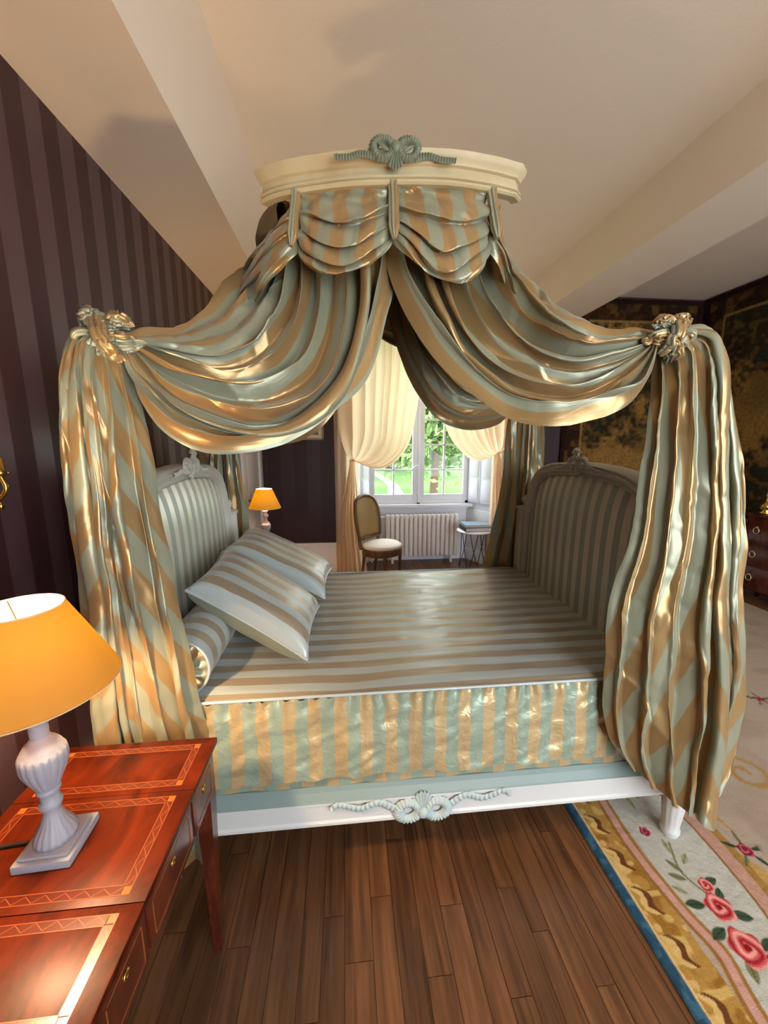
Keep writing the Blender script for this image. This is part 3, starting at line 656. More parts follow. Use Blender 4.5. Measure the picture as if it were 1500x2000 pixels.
# swagged valance round the crown
ring_pts = np.vstack([front[60:108], ell(np.linspace(-0.60, PI + 0.66, 260)), front[14:61]])     # front centre -> right -> back -> left -> front centre
RL = np.r_[0, np.cumsum(np.linalg.norm(np.diff(ring_pts, axis=0), axis=1))]; RTOT = RL[-1]
def on_ring(s):
    s = np.asarray(s) * RTOT
    return np.stack([np.interp(s, RL, ring_pts[:, k]) for k in range(3)], -1)
def s_near(x, y): return RL[np.argmin(np.hypot(ring_pts[:, 0] - x, ring_pts[:, 1] - y))] / RTOT
val = empty('valance', (0.165, 1.83, 2.2)); val.parent = cor; val.matrix_parent_inverse = mw(cor).inverted()
def swag(s0, s1, e0, e1, mid, seed, out=0.05, ztop=2.354, skew=1.0):
    nu, nv = 130, 90; s = np.linspace(0, 1, nu); t = np.linspace(0, 1, nv)
    S_, T_ = np.meshgrid(s, t, indexing='ij'); base = on_ring(s0 + (s1 - s0) * s)
    d = base - [RC[0], RC[1], 0]; d[:, 2] = 0; d /= np.linalg.norm(d, axis=1)[:, None]
    sag = (e0 * (1 - s) + e1 * s) + mid * (np.sin(PI * s ** skew) ** 0.65)
    e = np.sin(PI * S_) ** 0.5
    ph = T_ ** 1.7 * 3.9 + 0.45 * np.sin(2 * PI * S_ + seed) * T_ + 0.55 * noise2(S_ * 2.6, T_ * 2.5, seed) * T_
    fold = np.abs(np.sin(PI * ph)) ** 0.7
    ou = -0.014 + out * e * T_ * (1.15 - 0.5 * T_) + 0.038 * e * fold * np.clip(T_ * 2.4, 0, 1) * (1 - 0.75 * np.clip((T_ - 0.86) / 0.14, 0, 1)) + 0.010 * (1 - e) * np.sin(T_ * 20 + seed) + 0.006 * noise2(S_ * 9, T_ * 12, seed + 3) + 0.006 * np.abs(noise2(S_ * 6 + T_ * 3, T_ * 9 - S_ * 4, seed + 9))
    zz = ztop - sag[:, None] * T_ + 0.022 * e * np.cos(2 * PI * ph) * np.clip(T_ * 2, 0, 1) * (1 - np.clip((T_ - 0.9) / 0.1, 0, 1))
    P = base[:, None, :] + d[:, None, :] * ou[..., None]; P[..., 2] = zz
    L = RTOT * abs(s1 - s0)
    UV = np.stack([S_ * L * 1.12 + 0.02 * noise2(S_ * 3, T_ * 5, seed + 5), sag[:, None] * T_ * 1.6], -1)
    MB().grid(P, UV).build('swag', M['silk'], val)
def tab(s, h, seed):
    b = on_ring(s); d = b - [RC[0], RC[1], 0]; d[2] = 0; d /= np.linalg.norm(d); t = np.linspace(0, 1, 30)[:, None]
    pts = b + d * (-0.004 + 0.034 * t) + np.array([0, 0, 1]) * (2.356 - h * t) * [0, 0, 1]
    MB().tube(pts, np.interp(t[:, 0], [0, 0.15, 0.8, 1], [0.016, 0.013, 0.015, 0.006]), 48, shape=lambda th, q: 1 + 0.5 * np.abs(np.sin(th * 3.5 + seed * 40 + 0.6 * q)) - 0.25).build('pleated_tab', M['silk'], val)
sR, sL = s_near(0.548, 1.39), s_near(-0.175, 1.445); sR2, sL2 = s_near(0.66, 1.86), s_near(-0.335, 1.86)
swag(sL, 1.0, 0.165, 0.165, 0.10, 1, skew=0.9); swag(0.0, sR, 0.165, 0.17, 0.125, 2, skew=1.3)
swag(sL2, sL, 0.26, 0.165, 0.10, 3, 0.17); swag(sR, sR2, 0.165, 0.24, 0.10, 4, 0.13)
sB = (sR2 + sL2) / 2; swag(sR2, sB, 0.2, 0.18, 0.12, 5); swag(sB, sL2, 0.18, 0.2, 0.12, 6)
for k, (s, h) in enumerate(((0.0005, 0.17), (sL, 0.17), (sR, 0.15), (sR2, 0.17), (sL2, 0.17), (sB, 0.17))): tab(s, h, k * 0.013)

# ------------------------------------------------------------------ silk drapes
def pleats(v, n, seed, sharp=0.75):
    """row of rounded folds with uneven widths, v in 0..1 -> -1..1 and its sideways lean"""
    g = np.random.default_rng(seed); w_ = 0.55 + g.random(n); e = np.r_[0, np.cumsum(w_)]; e /= e[-1]
    amp = 0.55 + 0.6 * g.random(n)
    k = np.clip(np.searchsorted(e, v, side='right') - 1, 0, n - 1); f = (v - e[k]) / (e[k + 1] - e[k])
    return (np.sin(PI * np.clip(f, 0, 1)) ** sharp) * amp[k], np.sin(2 * PI * f) * amp[k]

def creases(u, v, n, seed):
    """sharp random creases running roughly along the folds"""
    g = np.random.default_rng(seed); H = 0 * (u + v)
    for _ in range(n):
        u0, v0 = g.random(2); an = g.normal() * 0.45; L = 0.06 + 0.16 * g.random(); w_ = 0.010 + 0.018 * g.random(); a = (0.4 + 0.8 * g.random()) * (1 if g.random() < 0.7 else -1)
        du, dv = u - u0, v - v0; p = du * math.cos(an) + dv * math.sin(an); q = -du * math.sin(an) + dv * math.cos(an)
        H = H + a * np.exp(-np.sqrt((q / w_) ** 2 + 0.04)) * np.exp(-(p / L) ** 2)
    return H
def drape_swag(name, parent, guides, nf, amp, seed, shift=0.0, flip=False, nu=230, nv=330, lean=0.30, crumple=0.007, sharp=0.9):
    P0 = loft(guides, nu, nv); Nn = normals(P0)
    if flip: Nn = -Nn
    u = np.linspace(0, 1, nu)[:, None]; v = np.linspace(0, 1, nv)[None, :]
    vw = np.clip(v + 0.05 * noise2(u * 2.2 + 0 * v, v * 4 + 0 * u, seed) * np.sin(PI * v), 0, 1)
    f, sd_ = pleats(vw, nf, seed, sharp)
    wv = np.linalg.norm(np.gradient(P0, axis=1), axis=2).sum(1)[:, None]               # width of the sheet at u
    env = amp * np.clip(wv / 0.45, 0.12, 1.15) * (0.75 + 0.45 * noise2(u * 3 + v * 2, v * 5 + 0 * u, seed + 2))
    dv = np.gradient(P0, axis=1); dv /= np.linalg.norm(dv, axis=2)[..., None] + 1e-9
    f2 = np.sin(v * nf * 5.3 + 3 * noise2(u * 4 + 0 * v, v * 6 + 0 * u, seed + 4)) * 0.14
    P = P0 + Nn * ((f + f2) * env)[..., None] + dv * (lean * sd_ * env)[..., None]
    cr = crumple * (noise2(u * 9 + v * 5, v * 13 - u * 3, seed + 6) + 0.55 * np.abs(noise2(u * 17 - v * 9, v * 21 + u * 6, seed + 7))) * np.clip(wv / 0.3, 0.2, 1)
    P += Nn * (cr + creases(u, v, 22, seed + 30) * 0.013 * np.clip(wv / 0.3, 0.2, 1))[..., None]
    a = arc_v(P); UV = np.stack([np.broadcast_to(a[None, :] + shift, (nu, nv)) + 0.012 * noise2(u * 3 + 0 * v, v * 6 + 0 * u, seed + 8), arc_u(P)], -1)
    return MB().grid(P, UV, flip=flip).build(name, M['silk'], parent)

def drape_fall(name, parent, left, right, depth, nf, amp, seed, stripe, bulge=0.07, top=0.05, hem=None, lean=0.5, crumple=0.008, nu=230, nv=300):
    """hanging tail below a knot, between two edges given at equal heights of the cloth"""
    A = spline(left, nu); B = spline(right, nu); u = np.linspace(0, 1, nu)[:, None]; v = np.linspace(0, 1, nv)[None, :]
    P = A[:, None, :] * (1 - v[..., None]) + B[:, None, :] * v[..., None]
    vw = np.clip(v + 0.035 * noise2(u * 2.5 + 0 * v, v * 4 + 0 * u, seed) * np.sin(PI * v), 0, 1)
    f, sd_ = pleats(vw, nf, seed)
    wv = np.linalg.norm(B - A, axis=1)[:, None]
    env = amp * np.clip(wv / 0.3, 0.15, 1.2) * (0.8 + 0.5 * noise2(u * 3 + 0 * v, v * 7 + 0 * u, seed + 2)) * np.clip(u * 6 + 0.25, 0, 1)
    P[..., 1] -= bulge * np.sin(PI * v) * np.clip(wv / 0.25, 0.3, 1) + f * env - 0.6 * amp
    tg = (B - A) / (np.linalg.norm(B - A, axis=1)[:, None] + 1e-9)
    P += tg[:, None, :] * (lean * sd_ * env)[..., None]
    P[..., 1] -= crumple * (noise2(u * 13 + v * 3, v * 9 - u * 4, seed + 5) + 0.6 * np.abs(noise2(u * 26 - v * 7, v * 14 + u * 5, seed + 6)))
    P[..., 1] -= creases(u, v, 20, seed + 30) * 0.012
    P[..., 0] += 0.004 * noise2(u * 10 + 0 * v, v * 6 + 0 * u, seed + 9)
    if hem: P[..., 2] += hem(v, P[..., 0]) * np.clip((u - 0.8) / 0.2, 0, 1) ** 1.5
    a = arc_v(P)[None, :]; d = arc_u(P)
    UV = np.stack(stripe(a, d, u), -1)
    return MB().grid(P, UV).build(name, M['silk'], parent)

def pleat_shape(n, k, seed=0): return lambda th, s: 1 + k * np.abs(np.sin(th * n / 2 + s * 2.2 + seed)) ** 0.8 - k / 2 + 0.12 * np.sin(th * 2 + s * 9 + seed)
def knot(parent, c, k=1.0, mir=1, seed=0):
    """bunched silk: a wrapping strap, loops and ruffled ends of cloth"""
    c = np.array(c); V = lambda a, b, d: c + np.array([mir * a, b, d]) * k
    def piece(name, pts, rad, n=36, pl=9, amp=0.5, closed=False):
        m_ = MB(); pts = spline([V(*p) for p in pts], 46) if not closed else np.array([V(*p) for p in pts])
        w_ = 0.004 * np.stack([noise2(np.arange(len(pts)) * 0.35, np.full(len(pts), 3.0 + q), seed + 20 + q) for q in range(3)], 1) * (0 if closed else 1)
        rad = np.interp(np.linspace(0, 1, len(pts)), np.linspace(0, 1, len(rad)), rad) * k
        m_.tube(pts + w_, rad, n, closed=closed, shape=pleat_shape(pl, amp, seed + len(name))).build(name, M['silk'], parent)
    a = np.linspace(0, 2 * PI, 44, endpoint=False)
    piece('knot_strap', [(-0.03, 0.0, 0.05), (-0.012, -0.04, 0.045), (0.004, -0.064, 0.008), (0.022, -0.062, -0.035), (0.04, -0.03, -0.065)], [0.010, 0.017, 0.018, 0.018, 0.012], pl=5, amp=0.55)
    piece('knot_strap', [(-0.05, 0.01, 0.03), (-0.03, -0.035, 0.04), (0.0, -0.058, 0.012), (0.012, -0.055, -0.02), (0.02, -0.02, -0.05)], [0.014, 0.016, 0.016, 0.014, 0.01], pl=5, amp=0.5)
    piece('knot_loop', [(-0.045 + 0.024 * math.cos(t), -0.045 + 0.010 * math.sin(2 * t), -0.008 + 0.017 * math.sin(t)) for t in a], [0.0125], 28, 5, 0.45, True)
    piece('knot_ruffle', [(-0.06, 0.01, 0.01), (-0.05, -0.02, 0.045), (-0.025, -0.03, 0.06), (0.0, -0.03, 0.05)], [0.008, 0.018, 0.022, 0.012], 44, 9, 0.7)
    piece('knot_ruffle', [(0.0, -0.03, 0.03), (0.025, -0.03, 0.048), (0.05, -0.025, 0.052), (0.068, -0.015, 0.036)], [0.010, 0.018, 0.020, 0.008], 44, 9, 0.7)
    piece('knot_core', [(-0.085, 0.015, -0.035), (-0.04, -0.012, -0.02), (0.0, -0.03, -0.01), (0.05, -0.02, -0.012), (0.10, 0.0, -0.01)], [0.008, 0.032, 0.026, 0.026, 0.006], 60, 13, 0.6)
    piece('knot_core', [(-0.03, 0.0, -0.10), (-0.012, -0.03, -0.05), (0.0, -0.038, -0.01), (0.03, -0.02, 0.02)], [0.010, 0.028, 0.024, 0.012], 60, 11, 0.6)

def G(pts, ys):
    ys = np.interp(np.linspace(0, 1, len(pts)), np.linspace(0, 1, len(ys)), ys)
    return [at(p[0], p[1], y) for p, y in zip(pts, ys)]

# near left drape
dl = empty('silk_drape', (-0.66, 1.25, 1.85), 0, 'striped silk drape tied at the left front corner, beside the lamp', 'drape', 'silk drapes of the bed canopy')
gl = [G([(545, 545), (490, 552), (445, 573), (398, 612), (335, 645), (270, 652), (232, 655)], (1.78, 1.70, 1.55, 1.38, 1.27)),
      G([(568, 500), (526, 560), (465, 622), (390, 664), (305, 668), (234, 659)], (1.70, 1.58, 1.42, 1.32, 1.26)),
      G([(590, 450), (562, 570), (512, 660), (425, 704), (320, 690), (236, 663)], (1.60, 1.50, 1.37, 1.28, 1.25)),
      G([(622, 440), (615, 600), (572, 712), (470, 758), (342, 726), (238, 667)], (1.56, 1.47, 1.34, 1.25, 1.24)),
      G([(676, 440), (668, 630), (618, 755), (500, 812), (352, 770), (240, 672)], (1.55, 1.45, 1.31, 1.22, 1.23)),
      G([(722, 435), (722, 630), (660, 778), (530, 848), (370, 816), (275, 735), (241, 676)], (1.54, 1.43, 1.30, 1.20, 1.22)),
      G([(772, 430), (770, 560), (725, 715), (640, 818), (530, 872), (420, 886), (330, 852), (275, 782), (242, 684)], (1.53, 1.42, 1.30, 1.22, 1.19, 1.22))]
drape_swag('swagged_panel', dl, gl, 9, 0.062, 102, 0.02)
LF = [(186, 632, 1.24), (128, 642, 1.20), (106, 700, 1.17), (110, 800, 1.16), (122, 930, 1.15), (142, 1100, 1.15), (158, 1280, 1.15), (172, 1450, 1.15)]
RF = [(232, 655, 1.24), (240, 690, 1.21), (258, 760, 1.19), (284, 880, 1.17), (318, 1070, 1.16), (352, 1230, 1.15), (382, 1370, 1.15), (402, 1450, 1.15)]
ext = lambda L, x, z: [at(*p) for p in L] + [np.array([x, 1.15, z])]
stripeL = lambda a, d, u: (0.82 * a - 0.42 * d, 0.5 * a + 0.8 * d)
drape_fall('hanging_tail', dl, ext(LF, -0.80, 0.18), ext(RF, -0.47, 0.16), 1.15, 7, 0.055, 203, stripeL)
knot(dl, at(215, 664, 1.235), 0.92, 1)

# near right drape
dr_ = empty('silk_drape', (1.06, 1.25, 1.9), 0, 'striped silk drape tied at the right front corner, falling over the rug', 'drape', 'silk drapes of the bed canopy')
gr = [G([(975, 535), (1012, 545), (1046, 566), (1080, 600), (1124, 630), (1190, 648), (1250, 645), (1290, 650)], (1.74, 1.64, 1.5, 1.36, 1.26)),
      G([(950, 490), (990, 552), (1038, 604), (1090, 642), (1160, 664), (1230, 658), (1290, 655)], (1.64, 1.54, 1.38, 1.30, 1.25)),
      G([(945, 430), (960, 555), (1005, 620), (1065, 665), (1140, 690), (1220, 678), (1289, 659)], (1.56, 1.47, 1.35, 1.27, 1.24)),
      G([(900, 430), (918, 560), (965, 638), (1040, 696), (1120, 720), (1200, 705), (1250, 685), (1288, 663)], (1.53, 1.44, 1.32, 1.24, 1.23)),
      G([(850, 430), (872, 570), (930, 666), (1010, 730), (1100, 760), (1185, 742), (1240, 710), (1287, 668)], (1.52, 1.42, 1.30, 1.21, 1.22)),
      G([(800, 430), (826, 580), (890, 690), (970, 765), (1060, 800), (1150, 794), (1222, 755), (1262, 710), (1286, 673)], (1.51, 1.41, 1.28, 1.19, 1.21)),
      G([(742, 430), (762, 545), (815, 655), (900, 755), (985, 812), (1070, 832), (1155, 822), (1228, 788), (1268, 735), (1286, 682)], (1.50, 1.40, 1.27, 1.17, 1.16, 1.20))]
drape_swag('swagged_panel', dr_, gr, 8, 0.062, 117, 0.05, flip=True)
LF = [(1300, 655, 1.24), (1290, 720, 1.21), (1282, 800, 1.18), (1268, 920, 1.16), (1240, 1070, 1.15), (1200, 1200, 1.13), (1190, 1330, 1.12), (1196, 1440, 1.11), (1228, 1492, 1.10)]
RF = [(1318, 640, 1.24), (1394, 630, 1.24), (1414, 690, 1.24), (1432, 830, 1.24), (1452, 1000, 1.24), (1450, 1160, 1.24), (1464, 1330, 1.22), (1440, 1480, 1.18), (1398, 1558, 1.14)]
stripeR = lambda a, d, u: (0.90 * a - 0.26 * d * (1 - u) ** 1 + 0.16 * np.clip(d - 0.8, 0, 9), d)
drape_fall('hanging_tail', dr_, [at(*p) for p in LF], [at(*p) for p in RF], 1.15, 7, 0.06, 311, stripeR, bulge=0.08, hem=lambda v, x: -0.055 * np.sin(PI * v) ** 0.8)
knot(dr_, at(1300, 660, 1.225), 0.82, -1, 3)

# far drapes
df = empty('silk_drape', (1.1, 2.42, 1.87), 0, 'striped silk drape at the right rear corner, behind the footboard', 'drape', 'silk drapes of the bed canopy')
gf = [G([(890, 545), (905, 640), (960, 720), (1018, 758)], (2.1, 2.15, 2.3, 2.4)),
      G([(850, 545), (860, 660), (925, 745), (1016, 764)], (2.2, 2.2, 2.3, 2.4)),
      G([(800, 550), (815, 680), (890, 780), (980, 790), (1015, 770)], (2.25, 2.2, 2.25, 2.4)),
      G([(748, 555), (762, 640), (800, 740), (850, 815), (912, 840), (978, 826), (1014, 776)], (2.25, 2.15, 2.1, 2.15, 2.4))]
drape_swag('swagged_panel', df, gf, 7, 0.05, 131, 0.0, flip=True, nu=140, nv=180)
LF = [(1006, 765, 2.42), (992, 830, 2.42), (984, 920, 2.45), (968, 1010, 2.5), (950, 1080, 2.52), (942, 1115, 2.53)]
RF = [(1040, 765, 2.42), (1064, 830, 2.45), (1064, 920, 2.48), (1060, 1010, 2.52), (1060, 1080, 2.54), (1060, 1115, 2.55)]
drape_fall('hanging_tail', df, [at(*p) for p in LF] + [np.array([0.93, 2.56, 0.15])], [at(*p) for p in RF] + [np.array([1.36, 2.58, 0.15])], 2.45, 5, 0.032, 41, lambda a, d, u: (0.92 * a - 0.22 * d, d), nu=140, nv=180, bulge=0.03)
knot(df, (1.10, 2.40, 1.87), 1.0, -1)
dg = empty('silk_drape', (-0.68, 2.42, 1.87), 0, 'striped silk drape at the left rear corner, behind the headboard', 'drape', 'silk drapes of the bed canopy')
gg = [G([(590, 545), (560, 640), (500, 720), (446, 752)], (2.1, 2.2, 2.35, 2.4)),
      G([(640, 545), (620, 670), (540, 760), (448, 760)], (2.2, 2.2, 2.3, 2.4)),
      G([(690, 550), (670, 690), (590, 800), (500, 800), (449, 766)], (2.25, 2.2, 2.25, 2.4)),
      G([(748, 555), (735, 640), (690, 745), (630, 830), (560, 866), (490, 838), (450, 774)], (2.25, 2.15, 2.1, 2.15, 2.4))]
drape_swag('swagged_panel', dg, gg, 7, 0.05, 151, 0.03, nu=140, nv=180)
LF = [(428, 760, 2.42), (412, 830, 2.45), (405, 920, 2.5), (404, 1010, 2.52), (410, 1080, 2.53)]
RF = [(450, 760, 2.42), (462, 850, 2.44), (474, 930, 2.48), (484, 1010, 2.52), (490, 1080, 2.54)]
drape_fall('hanging_tail', dg, [at(*p) for p in LF] + [np.array([-0.96, 2.56, 0.15])], [at(*p) for p in RF] + [np.array([-0.60, 2.58, 0.15])], 2.45, 4, 0.032, 61, lambda a, d, u: (0.92 * a - 0.22 * d, d), nu=140, nv=160, bulge=0.03)
knot(dg, (-0.68, 2.40, 1.87), 1.0, 1)
# iron arms carrying the drapes from the crown to the corner posts
for k, (kx, ky, kz, px_, py_, lab) in enumerate(((-0.66, 1.30, 1.84, -0.73, 1.24, 'left front'), (1.08, 1.30, 1.89, 1.18, 1.24, 'right front'), (-0.69, 2.40, 1.86, -0.73, 2.41, 'left rear'), (1.10, 2.40, 1.86, 1.18, 2.41, 'right rear'))):
    sx = -1 if kx < 0 else 1; sy = -1 if ky < 1.8 else 1
    a0 = np.array([RC[0] + sx * 0.33, RC[1] + sy * 0.27, 2.30])
    arm = MB().tube(spline([a0, (a0 * 0.6 + np.array([kx, ky, kz]) * 0.4) + [0, 0.07, -0.24], (kx - sx * 0.12, ky + 0.03, kz - 0.035), (kx, ky, kz - 0.02), (px_, py_ + 0.02, kz - 0.22), (px_, py_ + 0.02, 1.15)], 60), 0.007, 8)
    arm.build('support_rod', M['iron'], cor)

# ------------------------------------------------------------------ rug
def smooth(e0, e1, x): t = np.clip((x - e0) / (e1 - e0), 0, 1); return t * t * (3 - 2 * t)
def rug_colour(X, Y):
    d = X - 0.922; C = np.zeros(X.shape + (3,))
    c = lambda *k: np.array(S(*k))
    def put(mask, col):
        m_ = np.clip(mask, 0, 1)[..., None]; C[:] = C * (1 - m_) + np.asarray(col) * m_
    band = lambda a, b, q=d: smooth(a - 0.003, a + 0.003, q) * (1 - smooth(b - 0.003, b + 0.003, q))
    C[:] = c(178, 158, 138)
    put(smooth(0.3, 0.7, noise2(X * 6, Y * 6, 70)) * 0.5, c(160, 138, 118))
    wob = 0.012 * np.sin(Y * 9.5) + 0.02 * np.exp(-((Y - 0.83) / 0.07) ** 2) + 0.018 * np.exp(-((Y - 1.55) / 0.07) ** 2)
    # blue edge, gold scroll band
    put(band(-1, 0.17 + 9), C)
    grey = c(188, 184, 170)
    put(band(0.19, 0.455, d - wob * 0.0), grey)
    put(band(0.04, 0.15, d), c(176, 134, 66))
    put(band(0.04, 0.15) * smooth(0.1, 0.5, noise2(X * 38, Y * 30, 71)), c(150, 106, 44))
    put(band(0.04, 0.15) * smooth(0.25, 0.5, noise2(X * 30 + 9, Y * 40, 72)), c(206, 168, 98))
    # dark s-scrolls and pale leaves repeated along the band
    yy = (Y + 0.02) % 0.135; u = (0.10 - yy) / 0.085; ok = (u > 0) & (u < 1); uc = np.clip(u, 0, 1)
    cx_ = 0.062 + 0.045 * uc + 0.014 * np.sin(uc * 2 * PI)
    put(ok * (1 - smooth(0.006, 0.011, np.abs(d - cx_) - 0.006 * np.sin(PI * uc))), c(104, 62, 34))
    put(ok * (1 - smooth(0.004, 0.009, np.abs(d - cx_ + 0.017) - 0.006 * np.abs(np.sin(uc * 9)))), c(214, 178, 112))
    put(((np.hypot((d - 0.056), (yy - 0.118)) < 0.012)) * 1.0, c(206, 168, 104))
    put(band(-0.1, 0.034), c(44, 78, 100)); put(band(-0.1, 0.034) * smooth(0.0, 0.5, noise2(X * 60, Y * 60, 73)), c(62, 100, 122))
    put(band(0.034, 0.041), c(214, 184, 130))
    # pink ribbon with gold lines
    q = d - wob
    put(band(0.142, 0.158, q), c(150, 104, 48)); put(band(0.156, 0.184, q), c(198, 150, 134)); put(band(0.182, 0.195, q), c(158, 112, 54))
    q2 = d + wob * 0.8
    put(band(0.447, 0.458, q2), c(140, 96, 46)); put(band(0.456, 0.51, q2), c(190, 146, 126)); put(band(0.508, 0.54, q2), c(164, 122, 62))
    put(band(0.538, 0.60, q2) * smooth(0.05, 0.35, np.sin(Y * 17 + d * 40)), c(186, 146, 84))
    # leafy garlands
    def leaf(x, y, a, l, wd, col):
        ca, sa = math.cos(a), math.sin(a); p = (X - x) * ca + (Y - y) * sa; r = -(X - x) * sa + (Y - y) * ca
        h = wd * np.clip(1 - (2 * p / l) ** 2, 0, 1); put((1 - smooth(-0.003, 0.002, np.abs(r) - h)) * (np.abs(p) < l / 2), col)
        put((np.abs(r) < 0.0022) * (np.abs(p) < l / 2.3), np.array(col) * 0.6)
    gl_, gd, gp = c(126, 124, 84), c(62, 78, 56), c(160, 156, 116)
    def stem(pts, wd, col):
        s = spline([(a, b, 0) for a, b in pts], 40)
        for a, b, _ in s: put(1 - smooth(wd * 0.7, wd, np.hypot(X - a, Y - b)), col)
    def rose(x, y, r, dark=False):
        R_ = np.hypot(X - x, (Y - y)) / r; th = np.arctan2(Y - y, X - x)
        edge = 1 + 0.10 * np.cos(th * 5 + x * 50) ; m_ = 1 - smooth(0.93, 1.02, R_ / edge)
        sp_ = np.sin(R_ * 9.5 + th * 1.0 + 0.6 * np.sin(th * 3)); base = c(206, 92, 88) if not dark else c(150, 50, 66)
        put(m_, base); put(m_ * smooth(0.25, 0.8, sp_), c(236, 158, 146) if not dark else c(196, 96, 110)); put(m_ * smooth(0.35, 0.9, -sp_), c(160, 36, 44) if not dark else c(110, 26, 46))
        put((R_ < 0.2) * 1.0, c(140, 24, 34))
    groups = [(1.205, 0.0), (1.215, 0.62), (1.21, 1.24), (1.205, 1.86), (1.21, 2.48), (1.215, 3.1)]
    for gx, gy in groups:
        b = gy + 0.335
        stem([(gx + 0.01, b + 0.02), (gx - 0.02, b + 0.10), (gx + 0.02, b + 0.20)], 0.005, gl_)
        for k, (lx, ly, a, l, wd, cc) in enumerate(((-0.03, 0.12, 2.2, 0.06, 0.011, gl_), (0.03, 0.14, 0.7, 0.055, 0.011, gp), (-0.05, 0.085, 2.7, 0.06, 0.012, gl_), (0.055, 0.06, 0.2, 0.06, 0.014, gd), (0.0, 0.19, 1.4, 0.06, 0.010, gp), (-0.06, 0.0, 3.0, 0.07, 0.016, gd), (0.065, -0.045, -0.3, 0.07, 0.016, gd), (-0.055, -0.08, 3.5, 0.07, 0.016, gd), (0.07, -0.12, 0.4, 0.07, 0.014, gd), (-0.04, -0.17, 4.3, 0.07, 0.014, gl_), (0.05, 0.02, 0.9, 0.05, 0.014, gd), (0.04, -0.2, 5.1, 0.07, 0.012, gl_), (0.0, -0.24, 4.7, 0.08, 0.010, gp), (-0.075, 0.045, 2.5, 0.05, 0.01, gp))):
            leaf(gx + lx, b + ly, a, l, wd, cc)
        rose(gx + 0.015, b - 0.015, 0.043); rose(gx, b - 0.122, 0.052); rose(gx + 0.03, b + 0.05, 0.024); rose(gx + 0.055, b - 0.165, 0.026, True)
        rose(gx - 0.04, b + 0.1 + 0.15, 0.02, True)
    # scrolls and sprays in the taupe field
    for sx, sy, k in ((1.86, 1.42, 1.0), (2.2, 2.2, 1.2), (1.95, 0.75, 1.0), (2.6, 1.4, 1.2), (1.9, 2.9, 1.1), (2.7, 2.8, 1.2)):
        t = np.linspace(0, 2.7 * PI, 130); r = 0.02 + 0.012 * t
        for a, b in zip(sx + k * r * np.cos(t), sy + k * r * np.sin(t) * 0.9): put(0.75 * (1 - smooth(0.009, 0.014, np.hypot(X - a, Y - b))), c(170, 130, 74))
    for sx, sy in ((1.506, 1.10), (1.75, 1.9), (1.68, 2.25), (2.05, 1.75), (1.6, 1.75), (2.4, 2.5), (2.1, 2.55), (1.75, 2.7), (2.5, 1.9), (1.6, 0.5)):
        for k in range(5): leaf(sx + 0.05 * math.cos(k * 1.3), sy + 0.05 * math.sin(k * 1.3), k * 1.3, 0.06, 0.009, gl_ if k % 2 else gd)
        rose(sx, sy, 0.026, True)
    return C
rug = empty('floral_rug', (2.2, 1.8, 0), 0, 'large floral rug with blue edge, gold scroll border and pink roses', 'rug')
rm = attr_mat('wool_rug', 0.95, 260, 0.22, 0.5, 0.1)
def rug_part(name, x0, x1, y0, y1, st, parent=rug):
    nx, ny = int((x1 - x0) / st) + 1, int((y1 - y0) / st) + 1
    X, Y = np.meshgrid(np.linspace(x0, x1, nx), np.linspace(y0, y1, ny), indexing='ij')
    Z = 0.012 + 0.0012 * noise2(X * 30, Y * 30, 77) + 0.0008 * noise2(X * 90, Y * 90, 78)
    Z = Z - 0.009 * np.exp(-(X - 0.922) / 0.004)
    o = MB().grid(np.stack([X, Y, Z], -1)).build(name, rm, parent)
    ca = o.data.color_attributes.new('Col', 'FLOAT_COLOR', 'POINT'); col = np.ones((nx * ny, 4), np.float32); col[:, :3] = rug_colour(X, Y).reshape(-1, 3)
    ca.data.foreach_set('color', col.ravel())
    return o
rug_part('border', 0.922, 1.56, 0.35, 1.62, 0.0036)
rug_part('border', 0.922, 1.56, 1.62, 3.5, 0.012)
rug_part('field', 1.56, 3.9, 0.35, 3.5, 0.014)

